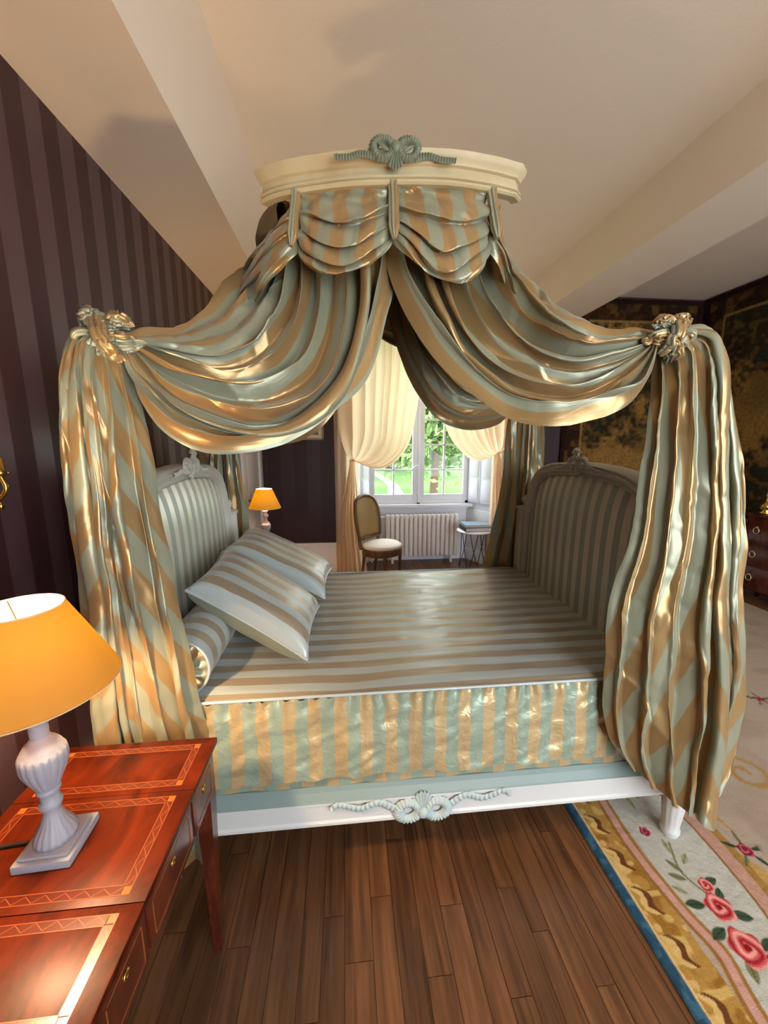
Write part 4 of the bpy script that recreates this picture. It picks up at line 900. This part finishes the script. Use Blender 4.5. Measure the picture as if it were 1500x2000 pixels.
# ------------------------------------------------------------------ dressing table with inlaid top
dk = empty('dressing_table', (-0.594, 0.747, 0), 0, 'reddish mahogany dressing table with inlaid three-panel top in the left foreground', 'table')
TX0, TX1, TY0, TY1, TZ = -0.803, -0.387, 0.452, 1.04, 0.71
for k, (y0, y1) in enumerate(((0.8665, TY1), (0.6265, 0.8655), (TY0, 0.6255))):
    tp = bxo('top_panel', TX0, TX1, y0, y1, TZ - 0.016, TZ, M['mahogany'], dk, 0.0022)
    ix0, ix1, iy0, iy1, bw = TX0 + 0.033, TX1 - 0.036, y0 + 0.014, y1 - 0.023 if k == 0 else y1 - 0.014, 0.017
    b_ = MB(); z0, z1 = TZ - 0.001, TZ + 0.0004
    for a, c_, e, f in ((ix0, ix1, iy0, iy0 + 0.0016), (ix0, ix1, iy1 - 0.0016, iy1), (ix0, ix0 + 0.0016, iy0, iy1), (ix1 - 0.0016, ix1, iy0, iy1),
                        (ix0 + bw, ix1 - bw, iy0 + bw, iy0 + bw + 0.0016), (ix0 + bw, ix1 - bw, iy1 - bw - 0.0016, iy1 - bw), (ix0 + bw, ix0 + bw + 0.0016, iy0 + bw, iy1 - bw), (ix1 - bw - 0.0016, ix1 - bw, iy0 + bw, iy1 - bw)): b_.box(a, c_, e, f, z0, z1)
    def zig(p, q, nrm):
        p, q, nrm = np.array(p), np.array(q), np.array(nrm); L = np.linalg.norm(q - p); n = int(L / 0.017)
        for j in range(n):
            s0, s1 = p + (q - p) * j / n + nrm * (bw * 0.15 if j % 2 else bw * 0.85), p + (q - p) * (j + 1) / n + nrm * (bw * 0.85 if j % 2 else bw * 0.15)
            dd = (s1 - s0) / np.linalg.norm(s1 - s0); pp = np.array([-dd[1], dd[0]]) * 0.0007
            b_.add([(*(s0 - pp), z1), (*(s1 - pp), z1), (*(s1 + pp), z1), (*(s0 + pp), z1)], [(0, 1, 2, 3)])
    dkb = MB()
    for a, c_, e, f in ((ix0 + bw, ix1 - bw, iy0, iy0 + bw), (ix0 + bw, ix1 - bw, iy1 - bw, iy1), (ix0, ix0 + bw, iy0 + bw, iy1 - bw), (ix1 - bw, ix1, iy0 + bw, iy1 - bw)): dkb.box(a, c_, e, f, z0, TZ + 0.0002)
    dkb.build('inlay_band', M['inlay_dark'], tp, smooth=False)
    zig((ix0 + bw, iy0), (ix1 - bw, iy0), (0, 1)); zig((ix0 + bw, iy1), (ix1 - bw, iy1), (0, -1)); zig((ix0, iy0 + bw), (ix0, iy1 - bw), (1, 0)); zig((ix1, iy0 + bw), (ix1, iy1 - bw), (-1, 0))
    b_.build('inlay_stringing', M['inlay'], tp, smooth=False)
    for a, e in ((ix0, iy0), (ix1 - bw, iy0), (ix0, iy1 - bw), (ix1 - bw, iy1 - bw)): MB().box(a + 0.0016, a + bw - 0.0016, e + 0.0016, e + bw - 0.0016, z0, TZ + 0.0003).build('inlay_corner', M['inlay_corner'], tp, smooth=False)
MB().box(TX0 + 0.008, TX1 - 0.012, TY0 + 0.008, TY1 - 0.012, 0.555, TZ - 0.016, 0.002).build('carcass', M['mahogany_dark'], dk, angle=35)
for y0, y1 in ((0.86, 1.0), (0.64, 0.85), (0.49, 0.63)):
    dw = bxo('drawer_front', TX1 - 0.012, TX1 - 0.005, y0, y1, 0.575, 0.685, M['mahogany_dark'], dk, 0.003)
    ln = MB()
    for a, b, c_, d in ((y0 + 0.015, y1 - 0.015, 0.588, 0.5905), (y0 + 0.015, y1 - 0.015, 0.6695, 0.672), (y0 + 0.015, y0 + 0.0175, 0.588, 0.672), (y1 - 0.0175, y1 - 0.015, 0.588, 0.672)): ln.box(TX1 - 0.0052, TX1 - 0.0042, a, b, c_, d)
    ln.build('inlay_stringing', M['inlay'], dw, smooth=False)
    MB().lathe([(0, 0), (0.009, 0), (0.010, 0.0015), (0.004, 0.0025), (0.003, 0.001), (0, 0.001)], n=18, M=Matrix.Translation((TX1 - 0.005, (y0 + y1) / 2, 0.648)) @ Matrix.Rotation(PI / 2, 4, 'Y')).build('keyhole_plate', M['brass'], dw)
for x_, y_ in ((TX1 - 0.034, TY1 - 0.034), (TX1 - 0.034, TY0 + 0.03), (TX0 + 0.03, TY1 - 0.034), (TX0 + 0.03, TY0 + 0.03)):
    m_ = MB(); P = np.array([[(x_ + sx * h, y_ + sy * h, z) for sx, sy in ((-1, -1), (1, -1), (1, 1), (-1, 1))] for z, h in ((0.56, 0.022), (0.05, 0.012), (0.0, 0.0115))])
    m_.grid(P, cv=True, flip=True).add(P[-1], [(0, 1, 2, 3)]); lg = m_.build('tapered_leg', M['mahogany_dark'], dk, smooth=False)

# ------------------------------------------------------------------ lamps
shade_m, nt, p_ = new_mat('lamp_shade_fabric')
p_.inputs['Base Color'].default_value = C3(S(176, 122, 64)); p_.inputs['Roughness'].default_value = 0.8
tr_ = N(nt, 'ShaderNodeBsdfTranslucent'); tr_.inputs[0].default_value = (0.80, 0.62, 0.02, 1); mx_ = N(nt, 'ShaderNodeMixShader'); mx_.inputs[0].default_value = 0.36
nt.links.new(p_.outputs[0], mx_.inputs[1]); nt.links.new(tr_.outputs[0], mx_.inputs[2]); nt.links.new(mx_.outputs[0], nt.nodes['Material Output'].inputs[0])
bulb_m, nt, p_ = new_mat('lit_bulb'); p_.inputs['Emission Color'].default_value = (1, 0.68, 0.38, 1); p_.inputs['Emission Strength'].default_value = 1350
def table_lamp(x, y, z, k, rz, label, power, r0=0.148, r1=0.07):
    t = empty('table_lamp', (x, y, z), rz, label, 'lamp', 'lit table lamps'); T = Matrix.Translation((x, y, z)) @ Matrix.Rotation(rz, 4, 'Z') @ Matrix.Scale(k, 4); Tn = T @ Matrix.Diagonal((0.74, 0.74, 1, 1))
    MB().box(-0.053, 0.053, -0.053, 0.053, 0, 0.018, 0.002, T).box(-0.045, 0.045, -0.045, 0.045, 0.018, 0.026, 0.004, T).build('plinth', M['lamp_white'], t, angle=35)
    fl_ = lambda q, th: 0.05 * np.abs(np.sin(th * 9)) * (1 if q in (1, 2, 3, 4) else 0) - (0.02 if q in (1, 2, 3, 4) else 0)
    MB().lathe([(0.0, 0.026), (0.05, 0.026), (0.05, 0.036), (0.043, 0.05), (0.03, 0.066), (0.022, 0.085), (0.021, 0.098), (0.026, 0.102), (0.028, 0.108), (0.026, 0.114), (0.021, 0.118), (0.022, 0.132), (0.028, 0.138), (0.028, 0.142), (0.025, 0.145)], n=72, flute=fl_, M=Tn).build('fluted_foot', M['lamp_white'], t)
    f2 = lambda q, th: (0.045 * np.abs(np.sin(th * 9)) - 0.02) * (1 if 4 <= q <= 25 else 0)
    MB().lathe([tuple(p_[:2]) for p_ in spline([(a, 0.145 + (b - 0.145) * 0.80, 0) for a, b in [(0.025, 0.145), (0.028, 0.15), (0.034, 0.165), (0.044, 0.187), (0.052, 0.21), (0.0545, 0.23), (0.052, 0.248), (0.046, 0.259), (0.0455, 0.261), (0.038, 0.272), (0.028, 0.282), (0.021, 0.292)]], 40)], n=108, flute=f2, M=Tn).build('urn_body', M['lamp_white'], t)
    MB().lathe([(0.021, 0.2626), (0.022, 0.2766), (0.021, 0.2855), (0.028, 0.2957), (0.034, 0.3008), (0.034, 0.3084), (0.024, 0.3186), (0.019, 0.33), (0.03, 0.3402), (0.032, 0.3466), (0.012, 0.3517), (0.012, 0.4), (0, 0.4)], n=32, flute=lambda q, th: (0.07 * np.cos(th * 4) if q in (3, 4, 5) else 0 * th), M=Tn).build('neck', M['lamp_white'], t)
    zb, zt = 0.372, 0.535
    sh = MB().lathe([(r0, zb), (r0 * 0.5 + r1 * 0.5, (zb + zt) / 2), (r1, zt), (r1 - 0.001, zt), ((r0 + r1) / 2 - 0.0015, (zb + zt) / 2), (r0 - 0.0015, zb), (r0, zb)], n=72, M=T).build('lamp_shade', shade_m, t, angle=60)
    for rr, zz in ((r0, zb), (r1, zt)):
        MB().tube(xf([(rr * math.cos(a), rr * math.sin(a), zz) for a in np.linspace(0, 2 * PI, 72, endpoint=False)], T), 0.0016 * k, 6, closed=True).build('shade_rim', plain('shade_binding', S(226, 190, 140), 0.8), sh)
    sp = MB()
    for a in (0.3, 0.3 + 2 * PI / 3, 0.3 + 4 * PI / 3): sp.tube(xf([(0.012 * math.cos(a), 0.012 * math.sin(a), 0.50), (r1 * math.cos(a), r1 * math.sin(a), zt - 0.003)], T), 0.0012, 5)
    sp.build('shade_carrier', M['brass'], sh)
    b = MB().lathe([(0, 0.40), (0.011, 0.40), (0.012, 0.43), (0.020, 0.457), (0.0245, 0.474), (0.021, 0.493), (0.010, 0.504), (0, 0.506)], n=20, M=T).build('bulb', bulb_m, t)
    return t
table_lamp(-0.622, 0.752, TZ + 0.0008, 1.0, 0.05, 'white urn table lamp with yellow shade on the dressing table', 55)
nsx, nsy = -0.66, 3.2
ns = empty('bedside_table', (nsx, nsy, 0), 0, 'small wooden bedside table under the far lamp, behind the pillows', 'table')
bxo('top', nsx - 0.2, nsx + 0.17, nsy - 0.2, nsy + 0.2, 0.66, 0.685, M['mahogany_dark'], ns)
bxo('drawer_box', nsx - 0.18, nsx + 0.15, nsy - 0.18, nsy + 0.18, 0.52, 0.66, M['mahogany_dark'], ns)
for a in (-0.165, 0.135):
    for b in (-0.165, 0.165): bxo('leg', nsx + a - 0.015, nsx + a + 0.015, nsy + b - 0.015, nsy + b + 0.015, 0, 0.52, M['mahogany_dark'], ns)
table_lamp(nsx - 0.005, nsy, 0.6855, 0.95, 0.0, 'small lit table lamp with yellow shade beyond the pillows', 16, 0.134, 0.066)
# flex of the near lamp
tag(MB().tube(spline([(-0.68, 0.76, TZ + 0.006), (-0.74, 0.755, TZ + 0.005), (-0.80, 0.74, TZ + 0.006), (-0.83, 0.73, TZ - 0.02), (-0.86, 0.74, 0.4), (-0.88, 0.76, 0.01)], 50), 0.0035, 8).build('lamp_cord', M['black']), 'black flex trailing from the lamp across the dressing table', 'cord')

# brass wall bracket at the left edge
sb = empty('wall_sconce', (XL, 1.09, 1.45), 0, 'brass wall sconce on the striped wall at the left edge', 'sconce')
MB().lathe([(0, 0), (0.03, 0), (0.034, 0.006), (0.02, 0.014), (0, 0.016)], n=24, M=Matrix.Translation((XL, 1.120, 1.43)) @ Matrix.Rotation(PI / 2, 4, 'Y')).build('back_plate', M['brass'], sb)
MB().tube(spline([(XL + 0.012, 1.120, 1.43), (XL + 0.05, 1.135, 1.40), (XL + 0.08, 1.140, 1.43), (XL + 0.07, 1.140, 1.47)], 24), 0.006, 8).build('arm', M['brass'], sb)
MB().lathe([(0, 0), (0.01, 0.0), (0.022, 0.01), (0.012, 0.016), (0.011, 0.05), (0, 0.05)], (XL + 0.07, 1.140, 1.465), 20).build('candle_cup', M['brass'], sb)
MB().lathe([(0, 0), (0.006, 0.004), (0.008, 0.012), (0.003, 0.022), (0, 0.024)], (XL + 0.06, 1.140, 1.372), 12).build('drop', M['brass'], sb)

# ------------------------------------------------------------------ things by the window
# radiator
rd = empty('radiator', (0.98, 4.9, 0), 0, 'white ribbed radiator under the window', 'radiator')
n = 16; x0, x1 = 0.50, 1.46; dx = (x1 - x0) / n
for k in range(n):
    MB().box(x0 + k * dx + 0.003, x0 + (k + 1) * dx - 0.003, 4.85, 4.93, 0.09, 0.655, 0.018).build('section', M['white_trim'], rd, angle=60)
MB().tube([(x0 + 0.02, 4.89, 0.125), (x1 - 0.02, 4.89, 0.125)], 0.02, 10).tube([(x0 + 0.02, 4.89, 0.62), (x1 - 0.02, 4.89, 0.62)], 0.02, 10).build('header_pipe', M['white_trim'], rd)
for x in (x0 + 0.09, x1 - 0.09): bxo('foot', x - 0.015, x + 0.015, 4.86, 4.92, 0, 0.1, M['white_trim'], rd)
MB().tube(spline([(x0 - 0.01, 4.89, 0.62), (0.40, 4.89, 0.62), (0.33, 4.92, 0.60), (0.32, 4.95, 0.3), (0.32, 4.95, 0.0)], 30), 0.013, 8).build('supply_pipe', M['white_trim'], rd)
MB().lathe([(0, 0), (0.014, 0), (0.014, 0.02), (0.02, 0.022), (0.02, 0.04), (0, 0.042)], n=14, M=Matrix.Translation((0.47, 4.88, 0.12)) @ Matrix.Rotation(PI / 2, 4, 'X')).build('valve', M['brass'], rd)

# chair with rounded back
chx, chy = 0.385, 4.15
ch = empty('side_chair', (chx, chy, 0), 0, 'walnut side chair with olive rounded back and round cream seat', 'chair')
Tc = Matrix.Translation((chx, chy, 0)) @ Matrix.Rotation(math.radians(46), 4, 'Z') @ Matrix.Scale(1.0, 4)      # local front is -y
th = np.linspace(0, 2 * PI, 60, endpoint=False)
def seat_r(t): return 0.225 * (1 + 0.06 * np.cos(2 * t))
P = np.array([[(seat_r(t) * q * math.cos(t), seat_r(t) * q * math.sin(t), z) for t in th] for q, z in ((0.02, 0.49), (0.5, 0.487), (0.85, 0.475), (0.97, 0.458), (0.98, 0.44), (0.9, 0.43))])
MB().grid(xf(P, Tc), cv=True).build('seat_cushion', M['chair_seat'], ch)
P = np.array([[(seat_r(t) * q * math.cos(t), seat_r(t) * q * math.sin(t), z) for t in th] for q, z in ((0.9, 0.445), (1.0, 0.44), (1.02, 0.425), (0.98, 0.40), (1.0, 0.375), (0.97, 0.36), (0.8, 0.36))])
MB().grid(xf(P, Tc), cv=True).build('seat_frame', M['walnut'], ch)
for a, rr, tl in ((-PI / 2 + 0.75, 0.2, 0.0), (-PI / 2 - 0.75, 0.2, 0.0), (PI / 2 + 0.6, 0.2, 0.05), (PI / 2 - 0.6, 0.2, 0.05)):
    x, y = rr * math.cos(a), rr * math.sin(a)
    MB().tube(xf([(x, y, 0.40), (x, y, 0.37), (x, y, 0.34), (x, y + tl * 0.5, 0.15), (x, y + tl, 0.0)], Tc), [0.024, 0.026, 0.019, 0.015, 0.011], 12).build('leg', M['walnut'], ch)
bk = [(-0.172, 0.52), (-0.186, 0.60), (-0.195, 0.72), (-0.185, 0.85), (-0.13, 0.945), (0, 0.98)]; bk = bk + [(-a, z) for a, z in bk[-2::-1]]
lean_ = lambda z: 0.19 + 0.16 * (z - 0.45)
c_ = spline([(a, lean_(z) - 0.5 * a * a * 1.6, z) for a, z in bk], 70)
fb = MB().tube(xf(np.vstack([c_]), Tc), 0.020, 10, closed=True, caps=False)
for s in (-1, 1): fb.tube(xf(spline([(s * 0.165, 0.165, 0.40), (s * 0.16, 0.185, 0.46), (s * 0.155, 0.20, 0.53)], 10), Tc), 0.02, 10)
fb.build('back_frame', M['walnut'], ch)
a_ = np.linspace(-1, 1, 26); z_ = np.linspace(0.53, 0.965, 26); P = np.zeros((26, 26, 3)); P2 = P.copy()
cw = c_[np.argsort(c_[:, 2])]
for j, z in enumerate(z_):
    wd = np.max(np.abs(c_[np.abs(c_[:, 2] - z) < 0.03][:, 0])) if np.any(np.abs(c_[:, 2] - z) < 0.03) else 0.12
    if z > 0.94: wd *= 0.8
    for i, a in enumerate(a_):
        bul = 0.028 * (1 - a ** 4) * math.sin(PI * (j / 25 * 0.94 + 0.03)) ** 0.5
        P[i, j] = (a * wd, lean_(z) - 0.8 * (a * wd) ** 2 - bul, z); P2[i, j] = (a * wd, lean_(z) - 0.8 * (a * wd) ** 2 + bul * 0.6, z)
MB().grid(xf(P, Tc), flip=True).grid(xf(P2, Tc)).build('back_pad', M['chair_back'], ch)

# round wire side table and books
tx, ty = 1.575, 4.58
st = empty('wire_side_table', (tx, ty, 0), 0, 'small round white side table on dark crossed wire legs', 'table')
MB().lathe([(0, 0.485), (0.205, 0.485), (0.212, 0.49), (0.212, 0.498), (0.207, 0.503), (0, 0.503)], (tx, ty, 0), 64).build('round_top', M['window_white'], st, angle=50)
for k in range(4):
    a = k * PI / 2 + 0.5; q = lambda r, b, z: (tx + r * math.cos(a + b), ty + r * math.sin(a + b), z)
    MB().tube(spline([q(0.16, -0.3, 0.485), q(0.15, 0.0, 0.24), q(0.175, 0.38, 0.006), q(0.175, 0.46, 0.006), q(0.15, 0.8, 0.24), q(0.16, 1.1, 0.485)], 40), 0.005, 8).build('wire_leg', M['iron'], st)
def book(x, y, z, w_, d, h, rz, cover, label):
    b = empty('book', (x, y, z), rz, label, 'book', 'books on the side table'); T = Matrix.Translation((x, y, z)) @ Matrix.Rotation(rz, 4, 'Z')
    MB().box(-w_ / 2, w_ / 2, -d / 2, d / 2, 0, 0.004, 0.001, T).box(-w_ / 2, w_ / 2, -d / 2, d / 2, h - 0.004, h, 0.001, T).box(-w_ / 2, -w_ / 2 + 0.004, -d / 2, d / 2, 0, h, 0.001, T).build('cover', cover, b, angle=35)
    MB().box(-w_ / 2 + 0.004, w_ / 2 - 0.005, -d / 2 + 0.005, d / 2 - 0.005, 0.004, h - 0.004, 0, T).build('pages', plain('paper_pages', S(196, 180, 170), 0.9), b, smooth=False)
book(tx + 0.01, ty - 0.01, 0.5035, 0.33, 0.25, 0.05, 0.05, plain('black_book_cloth', S(30, 28, 30), 0.5), 'thick dark book at the bottom of the stack on the side table')
book(tx + 0.015, ty, 0.554, 0.32, 0.24, 0.032, 0.0, plain('pale_blue_book_jacket', S(150, 180, 196), 0.25), 'pale blue topped book on top of the thick dark one')

# picture on the back wall
pc = empty('framed_picture', (-0.39, YB, 1.6), 0, 'small framed print hanging on the dark striped back wall', 'picture')
px0, px1, pz0, pz1 = -0.525, -0.25, 1.60, 1.98
fm = MB()
for a, b, c_, d in ((px0, px0 + 0.022, pz0, pz1), (px1 - 0.022, px1, pz0, pz1), (px0, px1, pz0, pz0 + 0.022), (px0, px1, pz1 - 0.022, pz1)): fm.box(a, b, YB - 0.022, YB - 0.001, c_, d, 0.003)
fm.build('frame', plain('dull_gilt_frame', S(150, 128, 96), 0.4), pc, angle=35)
bxo('mount', px0 + 0.02, px1 - 0.02, YB - 0.012, YB - 0.002, pz0 + 0.02, pz1 - 0.02, plain('cream_mount', S(220, 206, 176), 0.9), pc, 0)
bxo('print', px0 + 0.06, px1 - 0.06, YB - 0.0135, YB - 0.011, pz0 + 0.06, pz1 - 0.06, plain('engraving', S(90, 74, 58), 0.9, vary=(14, S(180, 160, 128), 0.4, 0.6)), pc, 0)
pc2 = empty('red_picture', (XL, 3.4, 1.5), 0, 'gilt framed dark red picture on the left wall near the door', 'picture')
fm = MB()
for a, b, c_, d in ((3.15, 3.2, 1.1, 1.8), (3.6, 3.65, 1.1, 1.8), (3.15, 3.65, 1.1, 1.15), (3.15, 3.65, 1.75, 1.8)): fm.box(XL + 0.001, XL + 0.035, a, b, c_, d, 0.006)
fm.build('frame', M['brass'], pc2, angle=35)
bxo('canvas', XL + 0.001, XL + 0.015, 3.19, 3.61, 1.14, 1.76, plain('red_canvas', S(120, 56, 44), 0.7, vary=(6, S(190, 120, 84), 0.4, 0.7)), pc2, 0)

# peach curtains tied back either side of the window
def win_curtain(label, mir, tie, xo, xi, seed, part_labels=None):
    """xo: outer edge, xi: inner edge at the top"""
    o = empty('window_curtain', (tie[0], 4.46, 0), 0, label, 'curtain', 'peach window curtains')
    k = 6; gs = []
    for i in range(k):
        f = i / (k - 1); xt = xo + (xi - xo) * f; s = 1 if xi > xo else -1
        drop = 0.02 + 0.16 * f ** 1.5
        gs.append([(xt, 4.48, 2.95), (xt + s * 0.01, 4.47, 2.4), (xt - s * 0.06 * f, 4.45, 1.9), (tie[0] + (xt - tie[0]) * (0.88 - 0.1 * f), 4.42 - 0.03 * f, tie[1] + 0.30 - 0.16 * f), (tie[0] + (xt - tie[0]) * 0.45, 4.40 - 0.04 * f, tie[1] + 0.10 - drop), (tie[0] + s * 0.015, 4.44, tie[1] + 0.012 - 0.02 * f)])
    nu, nv = 150, 160; P0 = loft(gs, nu, nv); Nn = normals(P0); Nn *= np.sign(-Nn[..., 1:2] + 1e-9)
    u = np.linspace(0, 1, nu)[:, None]; v = np.linspace(0, 1, nv)[None, :]
    f, sd_ = pleats(np.clip(v + 0.02 * noise2(u * 3 + 0 * v, v * 5 + 0 * u, seed), 0, 1), 9, seed); wv = np.linalg.norm(np.gradient(P0, axis=1), axis=2).sum(1)[:, None]
    P = P0 + Nn * ((f * 0.05 + 0.006 * noise2(u * 9 + 0 * v, v * 14 + 0 * u, seed + 1)) * np.clip(wv / 0.6, 0.1, 1))[..., None]
    MB().grid(P).build('gathered_panel', M['peach'], o)
    s = 1 if xi > xo else -1
    A = spline([(tie[0] - s * 0.02, 4.47, tie[1]), (tie[0] - s * 0.08, 4.45, tie[1] - 0.3), (xo - s * 0.01, 4.50, 0.7), (xo - s * 0.03, 4.50, 0.01)], 90); B = spline([(tie[0] + s * 0.02, 4.45, tie[1]), (tie[0] + s * 0.05, 4.45, tie[1] - 0.3), (tie[0] + s * 0.08 * mir ** 2 * (1 if mir > 0 else 0.4), 4.49, 0.7), (tie[0] + s * (0.17 if mir > 0 else 0.04), 4.48, 0.01)], 90)
    v = np.linspace(0, 1, 110)[None, :]; u = np.linspace(0, 1, 90)[:, None]; P = A[:, None] * (1 - v[..., None]) + B[:, None] * v[..., None]
    f, sd_ = pleats(v + 0 * u, 6, seed + 4); P[..., 1] -= f * 0.05 * np.clip(u * 4 + 0.2, 0, 1); P[..., 0] += 0.4 * sd_ * 0.03 * np.clip(u * 4, 0, 1)
    MB().grid(P).build('lower_fall', M['peach'], o)
    zz = np.linspace(0.01, 2.95, 40)[:, None]; q = np.linspace(0, 1, 60)[None, :]
    P = np.stack([xo - s * 0.05 + s * 0.27 * q + 0 * zz, 4.53 + 0.02 * np.sin(q * 16 + 0.5 * np.sin(zz * 2)) + 0 * zz, zz + 0 * q], -1)
    MB().grid(P).build('straight_edge', M['peach'], o)
    MB().tube([(tie[0] + 0.028 * math.cos(a), 4.44 + 0.03 * math.sin(a), tie[1] + 0.006 * math.cos(a)) for a in np.linspace(0, 2 * PI, 30, endpoint=False)], 0.008, 8, closed=True).build('tie_band', M['peach'], o)
win_curtain('peach curtain tied back at the left of the window, beside the chair', 1, (0.07, 1.37), -0.08, 0.86, 5)
win_curtain('peach curtain tied back at the right of the window, behind the silk drape', -1, (1.79, 1.45), 1.96, 1.04, 15)
# flat outer strip of the left curtain lining hanging straight to the floor
tag(bxo('curtain_pelmet', -0.2, 2.1, 4.42, 4.56, 2.93, 3.2, M['white_trim']), 'white pelmet box above the window curtains', 'pelmet')

# ------------------------------------------------------------------ tapestries
def tapestry_colour(A, Z, seed, a0, a1, z0, z1):
    c = lambda *k: np.array(S(*k)); C = np.zeros(A.shape + (3,))
    def put(mask, col): m_ = np.clip(mask, 0, 1)[..., None]; C[:] = C * (1 - m_) + col * m_
    C[:] = c(104, 78, 40); put(smooth(0, 0.6, noise2(A * 3, Z * 3, seed)), c(132, 98, 48))
    fo = noise2(A * 1.6, Z * 1.6, seed + 1) + 0.7 * noise2(A * 5, Z * 5, seed + 2) + 0.45 * noise2(A * 13, Z * 13, seed + 3)
    put(smooth(-0.45, 0.5, fo + 0.5 * noise2(A * 27, Z * 27, seed + 14) + 0.7 * smooth(2.0, 2.8, Z) - 0.15 + 0.9 * smooth(1.35, 0.9, Z)), c(46, 36, 22)); put(0.8 * smooth(0.1, 0.6, noise2(A * 22, Z * 26, seed + 4)) * smooth(-0.2, 0.5, fo + 0.5 * smooth(2.1, 2.8, Z)), c(88, 66, 30))
    put(smooth(0.25, 0.5, noise2(A * 11 + 5, Z * 11, seed + 6)) * smooth(0.1, 0.5, fo), c(40, 44, 34))
    e = np.minimum(np.minimum(A - a0, a1 - A), np.minimum(Z - z0, z1 - Z))
    b = 1 - smooth(0.24, 0.25, e); put(b, c(44, 28, 16)); put(b * smooth(0.05, 0.4, noise2(A * 9, Z * 9, seed + 8)), c(84, 60, 28)); put(b * smooth(0.2, 0.4, noise2(A * 12 + 3, Z * 12, seed + 9)), c(62, 36, 20))
    put((1 - smooth(0.012, 0.018, np.abs(e - 0.25))), c(128, 98, 52)); put(1 - smooth(0.05, 0.06, e), c(36, 20, 14))
    return C
tm = attr_mat('woven_tapestry', 0.95, 34, 0.7, 0.4, 0.1)
def tapestry(label, axis, pos, a0, a1, z0, z1, seed):
    st = 0.014; na, nz = int((a1 - a0) / st), int((z1 - z0) / st)
    A, Z = np.meshgrid(np.linspace(a0, a1, na), np.linspace(z0, z1, nz), indexing='ij'); d = 0.012 * noise2(A * 2.5, Z * 0.8, seed) + 0.02 * (Z - z0) / (z1 - z0) * 0
    m_ = MB()
    for off, fl in ((0.0, False), (0.008, True)):
        if axis == 'back': m_.grid(np.stack([A, pos - 0.03 + d + off, Z], -1), flip=fl)
        else: m_.grid(np.stack([pos - 0.03 + d + off, A, Z], -1), flip=fl)
    o = m_.build('tapestry', tm); col = np.ones((na * nz, 4), np.float32); col[:, :3] = tapestry_colour(A, Z, seed, a0, a1, z0, z1).reshape(-1, 3)
    ca = o.data.color_attributes.new('Col', 'FLOAT_COLOR', 'POINT'); ca.data.foreach_set('color', np.concatenate([col, col]).ravel())
    tag(o, label, 'tapestry', 'woven verdure tapestries')
tapestry('dark brown woven verdure tapestry on the back wall behind the footboard', 'back', YB, 2.62, 4.25, 0.5, 3.22, 81)
tapestry('dark brown and gold woven tapestry with trees on the right-hand wall', 'side', XR, 1.2, 4.52, 0.5, 3.22, 91)

# chest of drawers and candlestick on the right
cx0, cx1, cy0, cy1 = 3.98, 4.26, 2.55, 3.45
cd_ = empty('chest_of_drawers', (4.12, 3.0, 0), 0, 'dark red mahogany chest of drawers against the tapestry at the right', 'chest')
MB().box(cx0 + 0.02, cx1, cy0 + 0.02, cy1 - 0.02, 0.12, 0.86, 0.004).build('body', M['mahogany_dark'], cd_, angle=35)
bxo('top', cx0, cx1, cy0, cy1, 0.86, 0.885, M['mahogany_dark'], cd_)
for z0, z1 in ((0.15, 0.36), (0.385, 0.595), (0.62, 0.84)):
    dw = bxo('drawer', cx0 + 0.008, cx0 + 0.022, cy0 + 0.05, cy1 - 0.05, z0, z1, M['mahogany_dark'], cd_)
    for yy_ in (cy0 + 0.22, cy1 - 0.13):
        hd = MB().tube([(cx0 + 0.0, yy_ + 0.026 * math.cos(a), (z0 + z1) / 2 + 0.03 * math.sin(a) - 0.01) for a in np.linspace(0, 2 * PI, 24, endpoint=False)], 0.005, 8, closed=True)
        hd.lathe([(0, 0), (0.012, 0), (0.008, 0.012), (0, 0.014)], n=12, M=Matrix.Translation((cx0 + 0.008, yy_, (z0 + z1) / 2 + 0.02)) @ Matrix.Rotation(-PI / 2, 4, 'Y')).build('ring_handle', plain('old_brass', S(214, 190, 150), 0.35, 0.8), dw)
for x, y in ((cx0 + 0.05, cy0 + 0.05), (cx0 + 0.05, cy1 - 0.05), (cx1 - 0.05, cy0 + 0.05), (cx1 - 0.05, cy1 - 0.05)): MB().lathe([(0.03, 0.12), (0.026, 0.06), (0.016, 0.0), (0, 0)], (x, y, 0), 16).build('foot', M['mahogany_dark'], cd_)
cs_ = empty('candlestick', (4.06, 3.33, 0.885), 0, 'brass candlestick with a white candle on the chest of drawers', 'candlestick')
MB().lathe([(0, 0.0005), (0.055, 0.0005), (0.058, 0.01), (0.03, 0.03), (0.05, 0.055), (0.056, 0.075), (0.04, 0.10), (0.014, 0.12), (0.012, 0.16), (0.02, 0.175), (0.011, 0.19), (0.011, 0.24), (0.018, 0.25), (0.022, 0.285), (0.0, 0.285)], (4.06, 3.33, 0.885), 28).build('stem', M['brass'], cs_)
MB().lathe([(0.012, 0.28), (0.0115, 0.53), (0.006, 0.54), (0, 0.54)], (4.06, 3.33, 0.885), 18).build('candle', plain('white_wax', S(240, 230, 214), 0.5), cs_)
